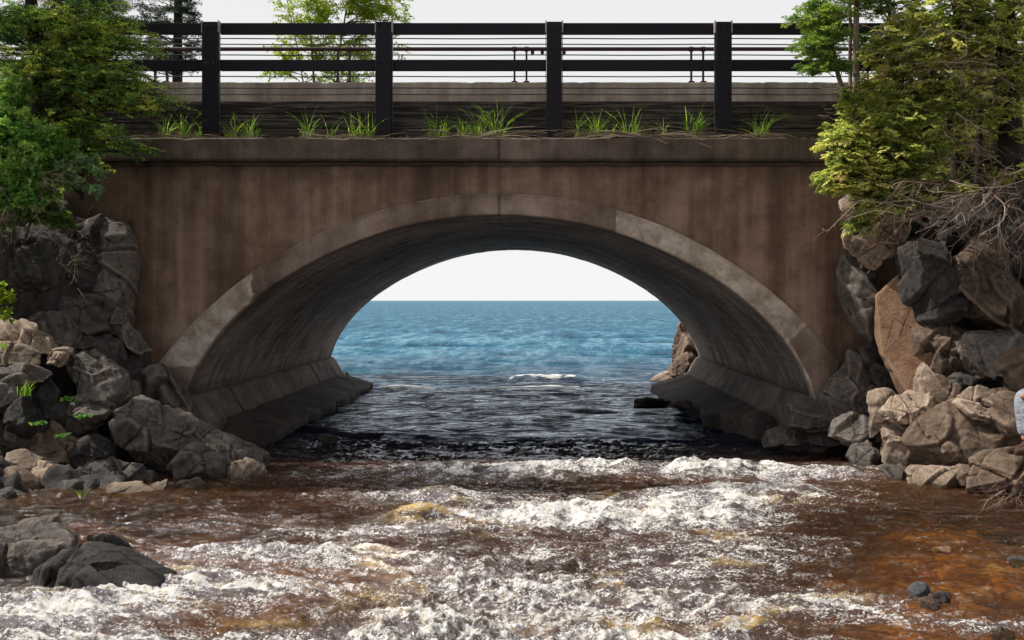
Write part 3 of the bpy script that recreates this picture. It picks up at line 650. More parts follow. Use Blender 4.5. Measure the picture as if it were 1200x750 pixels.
Rr([(1120,448),(1134,440),(1156,448),(1170,462),(1160,476),(1134,474)], 12.2, .6, D_, 'dark recessed stone above the largest right boulder')
Rr([(1024,480),(1028,467),(1046,462),(1062,468),(1050,484),(1044,528),(1028,530)], 12.2, .6, T_, 'tall tan stone forming the left side of the cube rock')
Rr([(1036,492),(1040,480),(1076,460),(1094,462),(1100,478),(1088,506),(1062,502),(1040,498)], 12.0, .7, T_, 'sunlit tan cap rock lying on top of the cube rock', sub=6)
Rr([(1040,502),(1062,496),(1074,506),(1070,534),(1060,544),(1040,542)], 12.1, .5, T_, 'pale square front face of the cube rock beneath its cap')
Rr([(1068,500),(1086,486),(1098,492),(1094,524),(1082,544),(1068,546)], 12.0, .6, B_, 'shaded brown stone right of the pale cube face')
Rr([(1076,548),(1079,520),(1098,496),(1130,476),(1152,480),(1178,494),(1188,520),(1178,546),(1136,556),(1100,554)], 11.4, 1.1, B_, 'largest pitted brown boulder of the right bank', sub=6)
Rr([(1130,476),(1140,466),(1166,480),(1192,494),(1186,502),(1150,494)], 11.1, .5, T_, 'sunlit tan crest on the largest right boulder', tilt=(.5,.9))
Rr([(1132,464),(1146,456),(1180,457),(1198,462),(1194,478),(1160,482),(1136,474)], 11.4, .6, T_, 'rough tan stone above the largest boulder near the person', sub=6)
Rr([(1168,486),(1186,474),(1206,472),(1270,470),(1270,545),(1200,548),(1176,530)], 11.0, 1.0, B_, 'brown block behind the seated person')
Rr([(1190,470),(1270,440),(1300,450),(1300,530),(1200,530)], 10.9, 1.2, B_, 'wide brown block the person sits on')
Rr([(1121,578),(1126,566),(1150,552),(1186,537),(1212,532),(1290,530),(1290,600),(1170,602),(1130,596)], 10.3, 1.1, B_, 'slanting slab with bright top edge over the lower right shallows', sub=6, cap=[(-.15,-1,-.4,.30)])
Rr([(1076,560),(1084,552),(1112,550),(1134,556),(1132,578),(1108,590),(1084,588)], 10.9, .6, T_, 'squat tan stone at the water edge below the largest boulder', sub=6)
Rr([(1124,562),(1132,548),(1150,552),(1146,572),(1130,578)], 10.8, .5, B_, 'small dark stone behind the left end of the slanting slab')
Rr([(1038,552),(1050,548),(1078,553),(1082,568),(1064,576),(1046,566)], 11.5, .5, G_, 'low pale grey stone at the water edge under the cube rock')
Rr([(954,486),(972,456),(1000,420),(1014,424),(1034,450),(1046,472),(1030,492),(970,494)], 13.5, .8, G_, 'triangular bedrock at the right foot of the arch ring', sub=6)
Rr([(1012,404),(1032,402),(1048,430),(1062,466),(1046,476),(1026,446)], 13.5, .6, D_, 'dark bedrock sliver beneath the tall leaning slab')
Rr([(922,482),(934,470),(970,474),(1036,470),(1040,484),(1006,494),(978,510),(930,502)], 13.3, .9, G_, 'broken flat ledge jutting from the right arch foot', sub=6, cap=[(0,-.2,1,.13)])
Rr([(976,512),(984,496),(1004,488),(1028,494),(1030,516),(1004,524)], 12.9, .6, G_, 'rounded grey stone beneath the broken ledge', sharp=12)
Rr([(1000,538),(1008,520),(1024,518),(1032,532),(1026,550),(1004,550)], 12.5, .5, G_, 'small wet stone left of the cube rock')
Rr([(898,512),(918,502),(946,502),(958,514),(948,526),(905,528)], 13.7, .7, G_, 'flat wet bedrock lump where the right apron meets the rapids')
Rr([(950,512),(970,506),(990,512),(985,524),(955,526)], 13.4, .5, D_, 'low black stone in shadow below the broken ledge')
for i, (poly, Y, dep, m, lab, grp, k) in enumerate(ROCKS):
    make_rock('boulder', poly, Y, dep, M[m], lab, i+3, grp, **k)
# rocks beyond and in the water
FG = 'rocks beyond the bridge'
make_rock('boulder', [(800,382),(812,380),(830,400),(838,428),(818,446),(794,442),(792,410)], 26.0, 2.2, M[B_], 'upright brown rock past the right end of the vault', 201, FG)
make_rock('boulder', [(784,440),(792,424),(806,418),(822,432),(822,446),(790,446)], 25.0, 1.4, M[B_], 'brown lump in front of the upright rock beyond the bridge', 202, FG)
make_rock('boulder', [(758,452),(774,442),(798,436),(812,440),(806,452),(770,456)], 25.2, 1.6, M[T_], 'flat tan shelf on the lake side of the right footing', 203, FG)
make_rock('boulder', [(728,458),(740,455),(764,455),(768,460),(744,462)], 23.5, .6, M[T_], 'low tan stone awash at the tip of the right footing', 204, FG)
make_rock('boulder', [(388,444),(391,437),(404,437),(408,448),(392,450)], 24.6, .8, M[G_], 'small grey block past the left end of the vault', 205, FG)
make_rock('boulder', [(702,477),(724,473),(752,470),(792,470),(814,474),(800,480),(735,480)], 19.8, 1.5, M[D_], 'long low black rock awash under the bridge', 206, 'rocks awash under the bridge', sub=5, sharp=5, rough=2.2, tilt=(.4,.9))
make_rock('boulder', [(789,478),(792,471),(806,469),(815,474),(808,481)], 18.6, .5, M[G_], 'small rounded grey rock beside the right apron under the bridge', 207, 'rocks awash under the bridge', sharp=8)
make_rock('boulder', [(366,516),(374,512),(392,513),(398,518),(384,522)], 14.6, .6, M[G_], 'flat wet stone just off the left apron', 208, 'rocks awash under the bridge')
make_rock('boulder', [(394,514),(420,509),(455,510),(470,514),(440,518),(400,518)], 15.3, .7, M[D_], 'thin dark ledge breaking the water near the left apron', 209, 'rocks awash under the bridge')
SG = 'stones in the near shallows'
make_rock('river_stone', [(1068,694),(1074,687),(1086,686),(1098,692),(1096,700),(1082,704),(1072,702)], 6.62, .16, M['rock_slate'], 'smooth bluish grey stone poking out at lower right', 210, SG, sharp=7, rough=.5)
make_rock('river_stone', [(1094,700),(1106,695),(1118,700),(1112,708),(1098,708)], 6.5, .16, M['rock_dark'], 'wet black stone next to the smooth bluish one', 211, SG, sharp=9)
make_rock('river_stone', [(1080,704),(1094,700),(1110,708),(1096,714),(1082,712)], 6.4, .15, M['rock_river'], 'flat reddish stone in front of the smooth bluish one', 212, SG, sharp=9)
make_rock('river_stone', [(1138,732),(1150,728),(1168,732),(1166,738),(1144,740)], 6.0, .15, M['rock_orange'], 'orange flat stone at the lower right edge of the rapids', 213, SG, sharp=9)
make_rock('river_stone', [(1088,646),(1100,642),(1118,643),(1126,647),(1106,650)], 7.85, .14, M['rock_orange'], 'thin red stone breaking the calm brown water', 214, SG, sharp=9)
make_rock('river_stone', [(1166,748),(1176,738),(1190,742),(1192,756),(1170,758)], 5.85, .15, M['rock_dark'], 'dark pointed stone at the bottom right corner', 215, SG, sharp=9)
make_rock('river_stone', [(1186,658),(1196,654),(1210,655),(1214,664),(1192,666)], 7.6, .2, M['rock_slate'], 'pale stone in the water at the right frame edge', 216, SG, sharp=9)
make_rock('river_stone', [(910,720),(922,712),(940,714),(944,722),(920,726)], 6.25, .16, M['rock_river'], 'reddish brown stone half covered by white water', 217, SG, sharp=9)

# ------------------------------------------------------------------ banks and beds
def bank(side):
    xs = (2.5 + 23.5*np.linspace(0, 1, 420)**1.8) if side > 0 else (-3.2 - 22.8*np.linspace(1, 0, 420)**1.8)
    ys = np.linspace(2, 14.05, 260); X, Yg = np.meshgrid(xs, ys)
    if side < 0:
        shore = np.interp(Yg, [2, 5, 6.2, 7.2, 8, 10.2, 11, 12, 14], [-4.4, -4.2, -3.9, -4.2, -5.2, -4.9, -4.2, -3.9, -3.7])
        d = shore - X
        Z = np.interp(d, [-.8, 0, .6, 1.5, 2.5, 4, 6, 10, 22], [-.9, -.4, -.02, .3, .8, 1.7, 2.8, 3.7, 4.4])
        clf = sstep(12.5, 13.5, Yg); Zc = np.interp(-X, [3.7, 4.6, 5.4, 5.85, 6.2, 7, 9, 26], [-.4, .1, .6, 1.4, 3.2, 3.7, 4.0, 4.6])
        Z = Z*(1-clf) + Zc*clf
    else:
        shore = np.interp(Yg, [2, 5, 8, 9.3, 10.2, 11.2, 12.2, 14], [6.4, 6.2, 5.6, 5.0, 4.5, 4.2, 4.2, 4.0])
        d = X - shore
        Z = np.interp(d, [-.8, 0, .6, 1.5, 2.5, 4, 6, 10, 22], [-.9, -.4, -.02, .3, .8, 1.7, 2.8, 3.7, 4.4])
        clf = sstep(12.6, 13.7, Yg); Zc = np.interp(X, [3.6, 4.4, 4.9, 5.3, 5.6, 6.2, 8, 26], [-.4, .1, .5, 1.4, 2.8, 3.3, 4.0, 4.6])
        Z = Z*(1-clf) + Zc*clf
    q1 = pn(X*1.6+.4*Yg, Yg*1.3, seed=2)*3; q2 = pn(X*4, Yg*3.4+X, seed=3)*3
    Z = Z + .10*(np.floor(q1)+sstep(0, .25, q1-np.floor(q1))) + .05*(np.floor(q2)+sstep(0, .3, q2-np.floor(q2))) + .03*pn(X*9, Yg*9, seed=4)
    o = mk('riverbank', np.stack([X, Yg, Z], -1).reshape(-1, 3), grid_faces(*X.shape), M['rock_dark'])
    tag(o, 'dark soil and rock slope behind the boulders', None, None, 'structure')
bank(-1); bank(1)
# land behind the bridge ends
for sgn in (-1, 1):
    xs = np.linspace(0, 60, 90)*sgn; ys = np.linspace(23.9, 34 if sgn > 0 else 60, 50); X, Yg = np.meshgrid(xs, ys)
    a = np.abs(X)+4.9; X = X + sgn*(.26*Yg if sgn < 0 else .20*Yg)
    Z = np.interp(a, [4.9, 6.5, 9, 12, 70], [-.6, .6, 2.8, 4.2, 5.]) * sstep(34 if sgn > 0 else 48, 26, Yg + a*0) - .4*sstep(25, 34, Yg)
    Z = Z + .3*pn(X*.6, Yg*.6, seed=2)
    f = grid_faces(*X.shape); o = mk('shore_land', np.stack([X, Yg, Z], -1).reshape(-1, 3), f if sgn > 0 else f[:, ::-1], M['soil'])
    tag(o, 'lake shore behind the bridge end', None, None, 'structure')

def bed_mat():
    b = NB('river bed'); v = b.pos()
    vw = b.n('ShaderNodeVectorMath', operation='ADD'); b.set(vw, '0', v)
    nz = b.n('ShaderNodeTexNoise', i_Vector=v, i_Scale=2.5, i_Detail=3.); sc_ = b.n('ShaderNodeVectorMath', operation='SCALE'); b.set(sc_, '0', nz.outputs['Color']); b.set(sc_, 'Scale', .25)
    b.set(vw, '1', sc_.outputs[0]); v2 = vw.outputs[0]
    col_ = b.n('ShaderNodeTexVoronoi', i_Vector=v2, i_Scale=5.0); big = b.noise(v, .9, 5, .6); fine = b.noise(v, 25, 5, .7)
    hue = b.n('ShaderNodeSeparateColor'); b.set(hue, '0', col_.outputs['Color'])
    c = b.ramp(hue.outputs[0], [(0, (.26,.11,.035)), (.3, (.50,.25,.06)), (.55, (.62,.35,.09)), (.8, (.36,.14,.05)), (1, (.75,.56,.3))])
    c = b.mix(b.ramp(big, [(.42, .8), (.58, .0)]), c, (.08,.04,.018))
    c = b.mix(b.ramp(fine, [(.4, .4), (.6, 0.)]), c, (.05,.03,.015))
    ed = b.voro(v2, 5.0, 'DISTANCE_TO_EDGE'); c = b.mix(b.ramp(ed, [(.0, .5), (.16, 0.)]), c, (.04,.02,.01))
    return b.out(b.pbr(c, .9, b.bump(b.math('ADD', b.ramp(ed, [(0, 0.), (.25, 1.)]), fine), .6, .05), .1))
xs = np.linspace(-9, 9, 240); ys = np.linspace(2, 34, 400); X, Yg = np.meshgrid(xs, ys)
Z = -.42 + .05*pn(X*1.2, Yg*1.2, seed=6) + .2*sstep(1.5, 4.2, X)*sstep(12.5, 9, Yg) + .2*sstep(-3, -5, X) - .5*sstep(12.5, 14.5, Yg) + .05*pn(X*4, Yg*4, seed=9) + .06*sstep(8, 5.5, Yg)
tag(mk('river_bed', np.stack([X, Yg, Z], -1).reshape(-1, 3), grid_faces(*X.shape), bed_mat()), 'cobbled brown river bed', None, None, 'structure')

# ------------------------------------------------------------------ water
BLOBS = [ # photo column, row, half width, half height, foam amount
 (690,549,230,9,.9),(640,541,60,5,.4),(820,539,50,5,.35),(470,543,50,5,.35),(380,556,60,6,.35),(560,534,50,4,.22),(730,532,60,4,.2),(900,548,120,9,.8),(560,552,90,8,.5),(990,556,60,7,.3),
 (690,612,130,13,1.25),(800,592,110,16,1.1),(600,590,110,12,.55),(480,582,90,9,.5),(900,575,90,10,.9),(860,612,70,14,.55),(560,612,70,8,.6),
 (500,560,70,6,.3),(420,575,60,7,.25),
 (430,625,120,9,.75),(310,655,110,13,.85),(210,690,110,17,1.0),(110,720,130,18,1.05),(30,738,90,14,1.0),(330,700,90,16,.7),
 (430,660,90,16,.6),(560,690,110,26,.75),(520,735,120,20,.8),(700,720,120,26,.75),(780,675,90,26,.7),(880,720,110,24,.75),(640,650,90,16,.45),(900,660,60,22,.4),
 (1000,715,80,14,.5),(1100,735,90,9,.55),(1180,742,60,8,.6),(820,640,80,14,.5),(200,650,60,8,.3),(300,605,70,6,.35),(140,640,60,6,.25),(230,618,70,5,.3),(960,640,50,14,.25),(980,590,60,8,.3),
 (170,702,40,7,.6),(500,762,260,20,.8),(820,765,160,18,.7),(130,765,160,16,.9)]
def foam_density(px, py):
    T = np.zeros_like(px)
    for cx, cy, rx, ry, a in BLOBS:
        T = T + a*np.exp(-(((px-cx)/rx)**2 + ((py-cy)/ry)**2))
    return T
def river():
    rows = []; y = 4.3
    while y < 15.5: rows.append(y); y += max(.0065, y*y/5200)
    ys = np.array(rows + [15.5]); u = np.linspace(-1, 1, 1050)
    X = u[None]*(.64*ys[:, None]+.2); Yg = np.repeat(ys[:, None], len(u), 1)
    px = CX + X*FOC/Yg; py = CY + 2.0*FOC/Yg
    T = foam_density(px, py)
    turb = np.clip(.30 + 1.0*T, 0, 1.3) * sstep(14.2, 13.2, Yg)
    turb = np.maximum(turb, .55*sstep(12., 14., Yg)+.1)
    base = np.interp(Yg, [4, 6, 8, 10, 12, 13, 13.8, 15], [.20, .17, .14, .11, .07, .03, 0, 0])
    # domain warp, flow roughly towards +Y with a drift to the left near the viewer
    wxp = X + .25*pn(X*.8, Yg*.8, seed=31); wyp = Yg + .25*pn(X*.8+5, Yg*.8, seed=32)
    dr = .35*sstep(9.5, 6, Yg)*sstep(1, -2, X)
    a_, b_ = wxp*np.cos(dr)-wyp*np.sin(dr)*1.0, wxp*np.sin(dr)+wyp*np.cos(dr)
    big = pn(a_*.8, b_*1.7, seed=33); r1 = 1-2*np.abs(pn(a_*1.7, b_*3.2, seed=34)); r2 = 1-2*np.abs(pn(a_*4.2+3, b_*7.0, seed=35))
    m1 = pn(a_*8, b_*12, seed=36); m2 = 1-2*np.abs(pn(a_*15, b_*20, seed=37)); m3 = pn(a_*32, b_*38, seed=38); m4 = pn(a_*62, b_*70, seed=39)
    wave = .055*big + .042*r1 + .024*r2 + .013*m1 + .006*m2
    Z = base + turb*wave + (.22+.9*turb)*(.0055*m3*sstep(17, 11, Yg) + .0026*m4*sstep(11, 8, Yg)) + (1-np.clip(turb, 0, 1))*(.016*r2 + .012*m1 + .005*m2)
    # standing waves and the sill of the rapids
    for (cx, cy, rx, ry, hgt) in ((720,549,300,6,.07), (690,606,120,9,.10), (860,582,110,8,.08), (490,610,45,5,.10), (540,622,60,5,.06), (510,584,40,5,.07), (300,655,120,9,.05), (960,596,60,8,.05), (110,716,120,12,.05)):
        Z = Z + hgt*np.exp(-(((px-cx)/rx)**2 + ((py-cy)/ry)**2))*(1+.5*r1)
    Z = Z - .22*sstep(14.95, 15.5, Yg)
    # foam: clotted, streaky, strongest on crests
    crest = np.clip(r1*.35 + r2*.3 + big*.3, -1, 1)
    str_ = pn(a_*1.6, b_*5.5, seed=41)*.5 + pn(a_*5, b_*13, seed=42)*.35 + pn(a_*14, b_*26, seed=43)*.25
    lace = 1-np.abs(pn(a_*9, b_*14, seed=44))*3
    rA = 1-2.4*np.abs(pn(a_*2.3+2, b_*5.2, seed=45)); rB = 1-2.4*np.abs(pn(a_*5.5, b_*11, seed=46)); rC = 1-2.4*np.abs(pn(a_*12, b_*20, seed=47))
    F = .55*np.minimum(T, 1.25) - .71 + .36*str_ + .30*crest + .34*rA + .26*rB + .16*rC
    F = np.clip(F, -.6, 1.1)
    # amber patches painted as if sun shone through smooth humps
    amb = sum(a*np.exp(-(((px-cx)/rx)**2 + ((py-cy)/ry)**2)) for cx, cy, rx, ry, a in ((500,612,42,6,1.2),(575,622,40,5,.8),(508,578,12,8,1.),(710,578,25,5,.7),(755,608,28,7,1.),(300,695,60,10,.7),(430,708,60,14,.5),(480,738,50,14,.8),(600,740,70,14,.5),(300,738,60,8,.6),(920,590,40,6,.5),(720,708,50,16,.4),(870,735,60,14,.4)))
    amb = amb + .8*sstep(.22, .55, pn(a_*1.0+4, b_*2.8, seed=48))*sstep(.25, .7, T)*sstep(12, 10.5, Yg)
    # amber and turb also drive the painted sun glow and sky tint
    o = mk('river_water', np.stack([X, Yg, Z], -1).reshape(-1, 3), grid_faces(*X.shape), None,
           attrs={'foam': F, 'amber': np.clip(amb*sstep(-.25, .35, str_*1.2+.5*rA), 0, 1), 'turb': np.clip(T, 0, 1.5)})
    return tag(o, 'tea brown river rapids with white foam', None, None, 'structure')
def fresnel_fac(b, nm, ior=1.33, gain=1.0, mx=1.0):
    f = b.n('ShaderNodeFresnel', i_IOR=ior)
    if nm: b.set(f, 'Normal', nm)
    return b.math('MINIMUM', b.math('MULTIPLY', f.outputs[0], gain), mx)
def river_mat():
    b = NB('river water'); v = b.pos()
    fo = b.attr('foam'); am = b.attr('amber'); tb = b.attr('turb')
    n1 = b.noise(b.mapping(v, (1, 1.5, 1)), 22, 8, .75, .8); n2 = b.noise(b.mapping(v, (1, 1.3, 1)), 75, 5, .7, .3)
    vo = b.voro(b.mapping(v, (1, 1.4, 1)), 34, 'SMOOTH_F1')
    f = b.math('ADD', fo, b.math('MULTIPLY', b.math('SUBTRACT', n1, .5), 1.5))
    f = b.math('ADD', f, b.math('MULTIPLY', b.math('SUBTRACT', n2, .5), .75))
    f = b.math('ADD', f, b.math('MULTIPLY', b.math('SUBTRACT', .35, vo), .35))
    s1 = b.noise(b.mapping(v, (1, 1.5, 1)), 38, 4, .72, .3); s2 = b.noise(b.mapping(v, (1, 1.2, 1), loc=(3, 1, 2)), 90, 2, .6)
    gate = b.noise(b.mapping(v, (1, 1.8, 1), loc=(7, 3, 2)), 3.2, 5, .65, .5)
    s_ = b.math('ADD', b.math('ADD', b.math('MULTIPLY', s1, .62), b.math('MULTIPLY', s2, .38)), b.math('MULTIPLY', b.math('SUBTRACT', gate, .5), .60))
    s_ = b.math('ADD', s_, b.math('MULTIPLY', b.math('MINIMUM', tb, 1.1), .055))
    spk = b.ramp(s_, [(.588, 0.), (.614, 1.)])  # sun glints painted as white specks, joined into the foam mask below
    foam = b.math('MAXIMUM', b.ramp(f, [(.10, 0.), (.26, .22), (.44, 1.)]), b.math('MULTIPLY', spk, b.ramp(tb, [(.05, .12), (.45, .95)])))
    h = b.math('ADD', b.math('MULTIPLY', b.noise(b.mapping(v, (1, 1.6, 1)), 16, 6, .6, .4), .9), b.math('MULTIPLY', n2, .30))
    nm = b.bump(h, .75, .022)
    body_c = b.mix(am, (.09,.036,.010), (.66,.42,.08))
    body_c = b.mix(b.math('MULTIPLY', b.ramp(tb, [(.2, 0.), (.9, 1.)]), .55), body_c, (.125,.118,.145))  # sky reflection painted into the body colour as pale lavender
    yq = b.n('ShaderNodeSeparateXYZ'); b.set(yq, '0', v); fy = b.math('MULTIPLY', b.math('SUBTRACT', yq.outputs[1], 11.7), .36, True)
    body_c = b.mix(fy, body_c, (.012,.015,.028))  # shade under the bridge painted in: body colour turns near black
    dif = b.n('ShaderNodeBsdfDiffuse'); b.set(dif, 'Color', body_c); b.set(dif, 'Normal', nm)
    tr = b.n('ShaderNodeBsdfTransparent'); b.set(tr, 'Color', (.86,.68,.37,1))
    yy_ = b.n('ShaderNodeSeparateXYZ'); b.set(yy_, '0', v)
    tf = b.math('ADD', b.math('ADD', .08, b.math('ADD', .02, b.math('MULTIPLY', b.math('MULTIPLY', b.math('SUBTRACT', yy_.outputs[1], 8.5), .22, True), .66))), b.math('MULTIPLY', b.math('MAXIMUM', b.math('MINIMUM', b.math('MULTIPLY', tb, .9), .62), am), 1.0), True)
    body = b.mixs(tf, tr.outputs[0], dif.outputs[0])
    gl = b.n('ShaderNodeBsdfGlossy'); b.set(gl, 'Roughness', .08); b.set(gl, 'Color', (.90,.94,1.0,1)); b.set(gl, 'Normal', nm)
    stk = b.ramp(b.noise(b.mapping(v, (1.5, 3.0, 1), rot=(0, 0, .12)), 1.0, 7, .72, 1.3), [(.42, .08), (.50, .45), (.57, 1.)])  # noise streaks painted into the reflection strength near the bridge
    gk = b.math('MULTIPLY', b.mix(fy, (1., 1., 1.), stk), b.math('ADD', 1.0, b.math('MULTIPLY', fy, .9))); wat = b.mixs(b.math('MULTIPLY', b.math('MULTIPLY', fresnel_fac(b, nm, 1.42, 1.0, .60), b.math('ADD', .85, b.math('MULTIPLY', b.math('MINIMUM', tb, 1.0), 1.0))), gk), body, gl.outputs[0])
    fh = b.bump(b.math('ADD', n1, b.math('MULTIPLY', n2, .5)), .9, .03)
    fc = b.ramp(b.math('ADD', b.math('MULTIPLY', n1, .6), b.math('MULTIPLY', vo, .5)), [(.3, (.97,.97,.97)), (.52, (.93,.92,.90)), (.68, (.74,.62,.44))])
    fd = b.pbr(fc, .45, fh, .5)
    return b.out(b.mixs(foam, wat, fd))
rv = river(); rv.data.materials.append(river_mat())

def lake():
    rows = []; y = 14.3
    while y < 9000: rows.append(y); y += max(.02, y*y/3800)
    ys = np.array(rows + [9000.]); u = np.linspace(-1, 1, 900)
    X = u[None]*(.62*ys[:, None]+2) ; Yg = np.repeat(ys[:, None], len(u), 1)
    sp_ = np.maximum(Yg*Yg/3800, Yg*.62/450)
    Z = np.zeros_like(X)
    wX = X + .6*pn(X*.3, Yg*.3, seed=51)
    for lam, ax, amp, sd in ((4.2, .45, .12, 52), (2.0, .5, .075, 53), (1.0, .5, .034, 54), (.5, .5, .022, 55), (.25, .6, .010, 56)):
        fade = np.clip(1.4 - sp_*2.6/lam, 0, 1)
        nn = pn(wX/lam*ax, (Yg+.3*X)/lam, seed=sd); rr_ = 1-2*np.abs(nn)
        lakeamp = 1.25 - sstep(19, 30, Yg)*.25
        if lam > 1.5: lakeamp = sstep(20, 34, Yg) + .40
        Z = Z + amp*fade*lakeamp*(.5*nn*2+.5*rr_)
    px = CX + X*FOC/Yg; py = CY + H*FOC/Yg
    T = sum(a*np.exp(-(((px-cx)/rx)**2 + ((py-cy)/ry)**2)) for cx, cy, rx, ry, a in ((625,459,80,3.5,.85),(655,447,45,2.6,.7),(470,458,40,3,.8),(490,461,30,3,.5),(600,446,60,3,.3),(550,470,60,3,.2),(760,443,30,2,.25)))
    F = T*1.1 - .45 + .6*pn(X*1.8, Yg*1.6, seed=61) + .5*pn(X*5, Yg*3.5, seed=62)
    Z = Z + .10*np.clip(T, 0, 1) - .22*sstep(14.95, 14.3, Yg)
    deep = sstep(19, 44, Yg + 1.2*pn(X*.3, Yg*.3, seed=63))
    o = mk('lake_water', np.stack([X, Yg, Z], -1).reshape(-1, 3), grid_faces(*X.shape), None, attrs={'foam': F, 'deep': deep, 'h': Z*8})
    return tag(o, 'blue rippled lake reaching the horizon', None, None, 'structure')
def lake_mat():
    b = NB('lake water'); v = b.pos(); dp = b.attr('deep'); fo = b.attr('foam')
    n0 = b.noise(b.mapping(v, (.8, .12, 1)), 1.0, 5, .6, .3); n1 = b.noise(b.mapping(v, (2.0, .75, 1)), 1.0, 6, .65, .4); n2 = b.noise(b.mapping(v, (1.3, 1.3, 1)), 5, 6, .65, .4)
    n00 = b.noise(b.mapping(v, (.02, .02, 1)), 1.0, 5, .6)
    hgt = b.attr('h')
    h = b.math('ADD', b.math('MULTIPLY', n1, .6), b.math('MULTIPLY', n2, .12)); h = b.math('ADD', h, b.math('MULTIPLY', n0, .8))
    bp = b.n('ShaderNodeBump', i_Height=h, i_Distance=.5); b.set(bp, 'Strength', b.math('ADD', .30, b.math('MULTIPLY', dp, .7))); nm = bp.outputs[0]
    k_ = b.math('ADD', b.math('MULTIPLY', n0, .42), b.math('MULTIPLY', n1, .40)); k_ = b.math('ADD', k_, b.math('MULTIPLY', n2, .18)); k_ = b.math('ADD', k_, b.math('MULTIPLY', hgt, .05))
    far = b.ramp(k_, [(.42, (.003,.045,.075)), (.475, (.012,.11,.175)), (.525, (.040,.175,.265)), (.60, (.17,.35,.45))])  # wave light painted into the colour: dark troughs, pale sky-lit crests
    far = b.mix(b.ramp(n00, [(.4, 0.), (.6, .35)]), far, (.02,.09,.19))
    c = b.mix(dp, (.010,.016,.036), far)  # near-black base paints the bridge's shade on the water below it
    dif = b.n('ShaderNodeBsdfDiffuse'); b.set(dif, 'Color', c); b.set(dif, 'Normal', nm)
    gl = b.n('ShaderNodeBsdfGlossy'); b.set(gl, 'Roughness', .06); b.set(gl, 'Color', (.82,.90,1,1)); b.set(gl, 'Normal', nm)
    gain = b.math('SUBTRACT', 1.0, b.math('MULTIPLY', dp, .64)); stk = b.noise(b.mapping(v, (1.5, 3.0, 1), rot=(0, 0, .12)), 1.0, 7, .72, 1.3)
    gain = b.math('MULTIPLY', gain, b.math('MAXIMUM', b.ramp(stk, [(.42, .08), (.50, .45), (.57, 1.)]), b.math('MULTIPLY', dp, .95)))  # reflection streaks drawn by noise instead of by wave slopes
    f = b.math('MINIMUM', b.math('MULTIPLY', fresnel_fac(b, nm), gain), b.math('SUBTRACT', .9, b.math('MULTIPLY', dp, .5)))
    wat = b.mixs(f, dif.outputs[0], gl.outputs[0])
    ff = b.ramp(b.math('ADD', fo, b.math('MULTIPLY', b.math('SUBTRACT', n2, .5), 1.2)), [(.15, 0.), (.5, 1.)])
    return b.out(b.mixs(ff, wat, b.pbr((.85,.85,.82), .6, None, .3)))
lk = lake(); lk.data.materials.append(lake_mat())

# ------------------------------------------------------------------ vegetation
def unit(a): return a/(np.linalg.norm(a, axis=-1, keepdims=True)+1e-9)
def leaves(P, D, N, Ln, Wd, fold=.0):
    """kite shaped blades: P base (n,3), D direction, N rough normal, length, width arrays"""
    D = unit(D); S_ = unit(np.cross(D, N)); n_ = len(P); Ln = np.broadcast_to(Ln, n_)[:, None]; Wd = np.broadcast_to(Wd, n_)[:, None]
    up = np.cross(S_, D)
    V = np.stack([P, P + D*Ln*.45 + S_*Wd*.5 + up*fold*Wd, P + D*Ln, P + D*Ln*.45 - S_*Wd*.5 + up*fold*Wd], 1).reshape(-1, 3)
    F = np.arange(n_*4).reshape(n_, 4)
    return V, F
def bez(A, B, sag, K=8, wig=.0, r=None):
    """curved twigs from A (n,3) to B (n,3) with sag (n,3) control displacement"""
    t_ = np.linspace(0, 1, K)[None, :, None]
    Mid = (A+B)/2 + sag
    P = (1-t_)**2*A[:, None] + 2*t_*(1-t_)*Mid[:, None] + t_**2*B[:, None]
    if wig:
        w_ = r.normal(size=P.shape)*wig; w_[:, 0] = 0; w_ = (w_ + np.roll(w_, 1, 1))/2; w_[:, 0] = 0; P = P + w_
    return P
def sample_on(P, s):
    """P (n,K,3), s (n,m) in 0..1 -> points and tangents (n,m,3)"""
    K = P.shape[1]; x = s*(K-1); i = np.clip(x.astype(int), 0, K-2); f = (x-i)[..., None]
    n_ = np.arange(P.shape[0])[:, None]
    a = P[n_, i]; b_ = P[n_, i+1]
    return a*(1-f)+b_*f, unit(b_-a)
